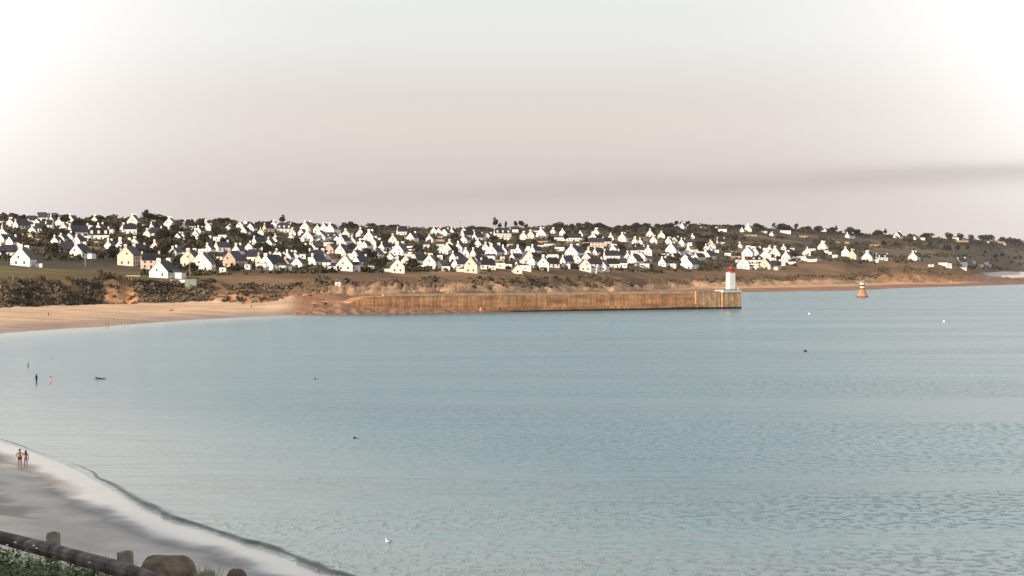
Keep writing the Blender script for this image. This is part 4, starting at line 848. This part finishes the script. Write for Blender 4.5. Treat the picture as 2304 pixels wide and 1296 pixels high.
person(Pw, R(188), 'woman with long dark hair in a red bikini beside the man at the water edge', 'skinshade', [('briefs','redcloth'),('top','redcloth')], 'long', 'stand', 0.95, armL=[(.34,.0,1.22),(.50,-.06,1.06)], armR=None, group='couple at the water edge', hands=True)
def sea_person(u, py, depth, label, **kw): 
    Y = sea_Y(py); return person(at(u, Y, z=-depth), R(random.uniform(0, 360)), label, group='people bathing in the bay', sub=1, **kw)
sea_person(82, 860, .35, 'bather in a black wetsuit standing upright in the shallows at left', skin='black', hair='short', pose='stand')
sea_person(114, 860, .75, 'bather in pale pink top standing right of the one in the black wetsuit', skin='skin', clothes=[('shirt','pinkcloth')])
sea_person(63, 825, 1.0, 'bather in pink top deep in the water near the left edge', skin='skin', clothes=[('shirt','pinkcloth')])
sea_person(116, 807, 1.35, 'bather far out with only pink shoulders above water', skin='skin', clothes=[('shirt','pinkcloth')])
sea_person(243, 738, .25, 'person in dark shorts wading by the far beach', skin='skindark', clothes=[('shorts','black')])
sea_person(237, 738, .30, 'person in pink top wading beside one in dark shorts', skin='skin', clothes=[('shirt','pinkcloth'),('shorts','pinkcloth')])
sea_person(279, 735, .35, 'person in white shirt wading at the far water edge', skin='skin', clothes=[('shirt','whitecloth'),('shorts','whitecloth')], scale=1.1)
sea_person(304, 735.5, .8, 'person in white shirt waist deep right of the other white shirt', skin='skin', clothes=[('shirt','whitecloth')])
sea_person(660, 710, .5, 'person in white shirt in shallow water before the rocks', skin='skin', clothes=[('shirt','whitecloth')], hair='short')
sea_person(666, 710, .6, 'person in pale pink shirt in shallow water before the rocks', skin='skin', clothes=[('shirt','pinkcloth')], hair='short')
def beach_person(u, py, label, **kw):
    P, t = ground_at_py(u, py); return person(P, R(random.uniform(0, 360)), label, group='people on the far beach', sub=1, **kw)
beach_person(109, 709, 'dark clothed person sitting on the far sand at left', skin='skindark', clothes=[('shirt','black'),('shorts','black')], pose='cross')
beach_person(114, 709.5, 'person in white sitting right of the dark one on the far sand', skin='skin', clothes=[('shirt','whitecloth')], pose='cross')
beach_person(268, 706, 'person in pale shirt sitting on the far sand below the red cliff', skin='skin', clothes=[('shirt','whitecloth'),('shorts','black')], pose='cross')
beach_person(384, 700, 'person in brown lying low on the far sand below the shrubs', skin='skindark', clothes=[('shorts','black')], pose='cross')
beach_person(388, 700, 'person in dark shirt sitting beside the brown one on the sand', skin='skindark', clothes=[('shirt','black')], pose='cross')
beach_person(565, 692, 'person in dark clothes near the end of the beach', skin='skindark', clothes=[('shirt','black'),('shorts','black')], pose='cross')
def pier_person(s, d, z, label, **kw): return person(prox(s, d)+Vector((0,0,z)), R(random.uniform(-60, 60)), label, group='people on the pier', sub=1, **kw)
pier_person(LP+24.1, 2.6, 8.66, 'person in dark clothes standing just right of the lighthouse', skin='black')
pier_person(LP+24.8, 0.9, 8.66, 'person in dark clothes standing at the outer end of the pier', skin='black')
pier_person(LP+24.0, 4.3, 8.66, 'small person in white at the right foot of the lighthouse', skin='whitecloth', scale=.8)
pier_person(LP+9.6, 3.6, 8.23, 'person in black sitting on the pier edge left of the lighthouse', clothes=[('shirt','black')], skin='skin', pose='sit')
# swimmers and board
def swimmer(u, py, label, heading, black=True):
    Y = sea_Y(py); o = empty('person', at(u, Y, z=-0.10), heading); tag(o, label, 'person', 'people bathing in the bay')
    J = [((0,0,0),(.15,.1)),((.25,0,.04),(.17,.11)),((.5,0,.06),(.15,.1)),((.62,0,.10),.06),((.74,0,.16),(.1,.1)),((-.45,.08,-.02),.08),((-.9,.1,-.03),.05),((-.45,-.08,-.02),.08),((-.9,-.1,0),.05),((.55,.22,.03),.055),((.9,.3,.0),.035),((.55,-.22,.03),.055),((.7,-.35,.22),.04),((1.0,-.3,.12),.03)]
    skin_obj('body', J, [(0,1),(1,2),(2,3),(3,4),(0,5),(5,6),(0,7),(7,8),(2,9),(9,10),(2,11),(11,12),(12,13)], M['black' if black else 'skindark'], o, 0, 1)
    MB().lathe([(.03,.06),(.1,.1),(.11,.2),(.04,.29)], 10, c=(.74,0)).build('hair', M['hair'], o, True); return o
swimmer(718, 853, 'dark swimmer heading left in the middle of the bay', R(180)); swimmer(812, 986, 'dark swimmer stretched flat in the water below the middle of the bay', R(175))
Y = sea_Y(853.5); bo = empty('surfboard', at(226, Y, z=.04), R(6)); tag(bo, 'dark floating surfboard under a lying paddler in the shallows', 'surfboard')
vb = []; nb = 16
b = MB().lathe([(.02,-1.35),(.2,-1.1),(.3,-.5),(.31,.2),(.2,.9),(.02,1.4)], 12); b.build('board', M['greenshed'], bo, True, rot=(R(90),0,R(90)), scale=(1,.14,1)); MB().box(-1.25,-1.0,-.012,.012,-.2,-.02).build('fin', M['black'], bo)
sw = swimmer(226, 853.5, 'paddler in dark wetsuit lying on the surfboard in the shallows', R(186)); sw.location.z = .16
# ---------------------------------------------------------------- fence, boulders and plants in front
M['fencewood'] = mat('weathered_wood', (0.22,0.18,0.16), 0.9, 0.5, 2.5, stretch=(1,1,1), bump=0.02, bscale=14, col2=(0.08,0.066,0.064))
M['postwood'] = mat('post_wood', (0.30,0.28,0.22), 0.9, 0.45, 3, bump=0.015, bscale=18)
def gz(x, y): return float(near_z(np.array([x]), np.array([y]))[0][0])
fence = empty('fence', (-4.8, 27.5, gz(-4.8, 27.5))); tag(fence, 'weathered wooden fence with round rail along the bluff edge', 'fence')
F0 = fence.location
posts = [(-56,1166,31.0,26),(120,1200,27.6,29),(281,1241,24.9,33),(466,1288,22.6,35)]
for u, top, Y, w in posts:
    T = at(u, Y, top); g = gz(T.x, Y); wd = w*Y/F/2; bb = MB(); random.seed(int(u)+99)
    n_ = 10; v = []
    for z in (g-.4, g+.4, T.z-.03, T.z): 
        k = 0.93 if z == T.z else 1
        for sx, sy in ((-1,-1),(-.3,-1.08),(.4,-1.05),(1,-.95),(1.05,0),(1,1),(0,1.05),(-1,1)): v.append((sx*wd*k+random.uniform(-.005,.005), sy*wd*k, z+(random.uniform(-.015,.015) if z == T.z else 0)))
    f = [(i*8+q, i*8+(q+1) % 8, (i+1)*8+(q+1) % 8, (i+1)*8+q) for i in range(3) for q in range(8)]+[tuple(range(24, 32))]
    bb.add([(p[0], p[1], p[2]-F0.z) for p in v], f); bb.build('post', M['postwood'], fence, loc=(T.x-F0.x, T.y-F0.y, 0))
ends = []
for u, cy, Y in ((-56,1196,30.8),(120,1240,27.4),(281,1283,24.7),(466,1345,22.4),(700,1420,20.2)):
    ends.append(at(u, Y-.16, cy)-F0)
for a, c in zip(ends[:-1], ends[1:]):
    d = (c-a).normalized()*.05; MB().tube(a-d, c+d, .072, .077, 10, 3, .004).build('rail', M['fencewood'], fence, False)
M['boul'] = mat('lichen_boulder', (0.24,0.19,0.13), 0.95, 0.5, 5, bump=0.07, bscale=8, col2=(0.10,0.085,0.065)); M['boul2'] = mat('reddish_boulder', (0.17,0.125,0.095), 0.95, 0.4, 3, bump=0.02, bscale=8)
def boulder(u, top, w, Y, material, label, boxy, seed, depth=.5):
    T = at(u, Y, top); g = gz(T.x, Y); hgt = T.z-g+.1; r = random.Random(seed); bm = bmesh.new(); bmesh.ops.create_icosphere(bm, subdivisions=4, radius=1); wm = w*Y/F/2
    for v in bm.verts:
        p = v.co; k = (abs(p.x)**boxy+abs(p.y)**boxy+abs(p.z)**boxy)**(-1/boxy); q = p*k
        nn = float(fbm(np.array(q.x*1.6+seed), np.array(q.z*1.6+q.y*1.3), 4, seed))-.5
        q *= 1+nn*.09; v.co = Vector((q.x*wm, q.y*wm*depth*1.6, q.z*hgt))
    me = bpy.data.meshes.new('boulder'); bm.to_mesh(me); bm.free(); me.polygons.foreach_set('use_smooth', [True]*len(me.polygons))
    o = link('boulder', me, material, loc=(T.x, Y, g-.1)); tag(o, label, 'rock', 'rocks behind the fence')
boulder(376,1252,136,27.0,M['boul'],'large brown boxy boulder behind the second fence post',5,3); boulder(532,1280,66,27.0,M['boul2'],'small reddish rounded boulder right of the fence',3.0,8)
M['plant'] = mat('plant_green', (0.13,0.19,0.05), 0.7, 0.5, 6, col2=(0.05,0.09,0.025)); M['drygrass'] = mat('dry_grass', (0.26,0.24,0.14), 0.8, 0.3, 6); M['flower'] = mat('white_flower', (0.75,0.77,0.70), 0.7, 0.05, 6)
def plant_mesh(seed, n, h, spread, leafw):
    r = random.Random(seed); v = []; f = []
    for i in range(n):
        a = r.uniform(0, 6.28); rad = r.uniform(0, spread*.4); x, y = rad*math.cos(a), rad*math.sin(a); H = h*r.uniform(.5, 1.1); lean = r.uniform(.05, .5)*H; a2 = a+r.uniform(-.8,.8); w = leafw*r.uniform(.6,1.3)
        px_, py_ = -math.sin(a2)*w, math.cos(a2)*w; n0 = len(v)
        for k, ww in ((0,.6),(.5,1),(.85,.7),(1,.05)):
            cx_, cy_, cz = x+math.cos(a2)*lean*k*k, y+math.sin(a2)*lean*k*k, H*k-.2*H*max(0,k-.7); v += [(cx_-px_*ww, cy_-py_*ww, cz), (cx_+px_*ww, cy_+py_*ww, cz)]
        f += [(n0+2*k, n0+2*k+1, n0+2*k+3, n0+2*k+2) for k in range(3)]
    return mesh('leaves', v, f)
def leafy(seed, n, h):
    r = random.Random(seed); v = []; f = []
    for i in range(n):
        z = h*r.random()**.7; rad = (.32*(1-.5*z/h))*r.random()**.5; a = r.uniform(0,6.28); c = Vector((rad*math.cos(a), rad*math.sin(a), z)); d = Vector((math.cos(a+r.uniform(-1,1)), math.sin(a+r.uniform(-1,1)), r.uniform(-.3,.7))).normalized(); s = d.cross(Vector((0,0,1))).normalized()*r.uniform(.014,.026); L = r.uniform(.05,.11)
        n0 = len(v); v += [c, c+d*L*.5+s, c+d*L, c+d*L*.5-s]; f.append((n0,n0+1,n0+2,n0+3))
    return mesh('leaves', v, f)
rp = random.Random(21); fpts = []
PM_ = [leafy(300+i, 420, .85) for i in range(4)]
for m_ in PM_: m_.materials.append(M['plant'])
FM_ = []
for i in range(2):
    b = MB(); rq = random.Random(50+i)
    for k in range(9):
        a = rq.uniform(0,6.28); rr_ = rq.uniform(0,.3); z = rq.uniform(.45,.95); b.lathe([(.004,z-.012),(.022,z),(.004,z+.012)], 6, c=(rr_*math.cos(a), rr_*math.sin(a)))
    m_ = mesh('flowers', b.v, b.f); m_.materials.append(M['flower']); FM_.append(m_)
plist = [(8,1238,26.2),(34,1242,25.6),(62,1262,25.2),(92,1256,26.4),(110,1272,25.6),(150,1272,26.0),(176,1280,25.3),(206,1285,25.2),(228,1290,25.5),(-25,1235,26.5),(20,1270,24.6),(60,1285,24.3),(130,1292,24.8),(262,1302,24.6),(300,1306,24.2),(350,1310,24.4),(-60,1240,26)]
for i, (u, top, Y) in enumerate(plist):
    T = at(u, Y, top); g = gz(T.x, Y); hgt = T.z-g; o = empty('wild_plant', (T.x, Y, g), rp.uniform(0,6.28)); s = max(hgt/.85, .4); o.scale = (.75, .75, s)
    link('leaves', PM_[i % 4], None, o)
    fl = i in (1,2,4,6)
    if fl: tag(link('flowers', FM_[i % 2], None, o), kind='stuff')
    rank = sorted(p[0] for p in plist).index(u)
    side = 'left' if u < 100 else 'right'
    sub = sorted(p[0] for p in plist if (p[0] < 100) == (u < 100)); k_ = sub.index(u)
    tag(o, f'{"white flowered" if fl else "plain green"} leafy weed, {ORD[k_]} from left under the rail {side} of the first post', 'plant', 'weeds under the fence')
# grass on the bluff top
pts = []; v = []; f = []
for i in range(9000):
    x = rp.uniform(-9, -3.6); y = rp.uniform(19, 33); z = gz(x, y) if i % 9 == 0 else None
    if z is None: x = lx+rp.uniform(-.12,.12); y = ly+rp.uniform(-.12,.12); z = lz
    else: lx, ly, lz = x, y, z
    h = rp.uniform(.15,.42); a = rp.uniform(0,6.28); w = .006; dx, dy = math.cos(a)*.12, math.sin(a)*.12; n0 = len(v)
    v += [(x-w,y,z-.05),(x+w,y,z-.05),(x+dx*.4+w*.7,y+dy*.4,z+h*.6),(x+dx*.4-w*.7,y+dy*.4,z+h*.6),(x+dx,y+dy,z+h)]; f += [(n0,n0+1,n0+2,n0+3),(n0+3,n0+2,n0+4)]
gm = mesh('grass', v, f); tag(link('grass', gm, M['drygrass']), 'dry grass growing on the bluff edge under the fence', 'grass', kind='stuff')
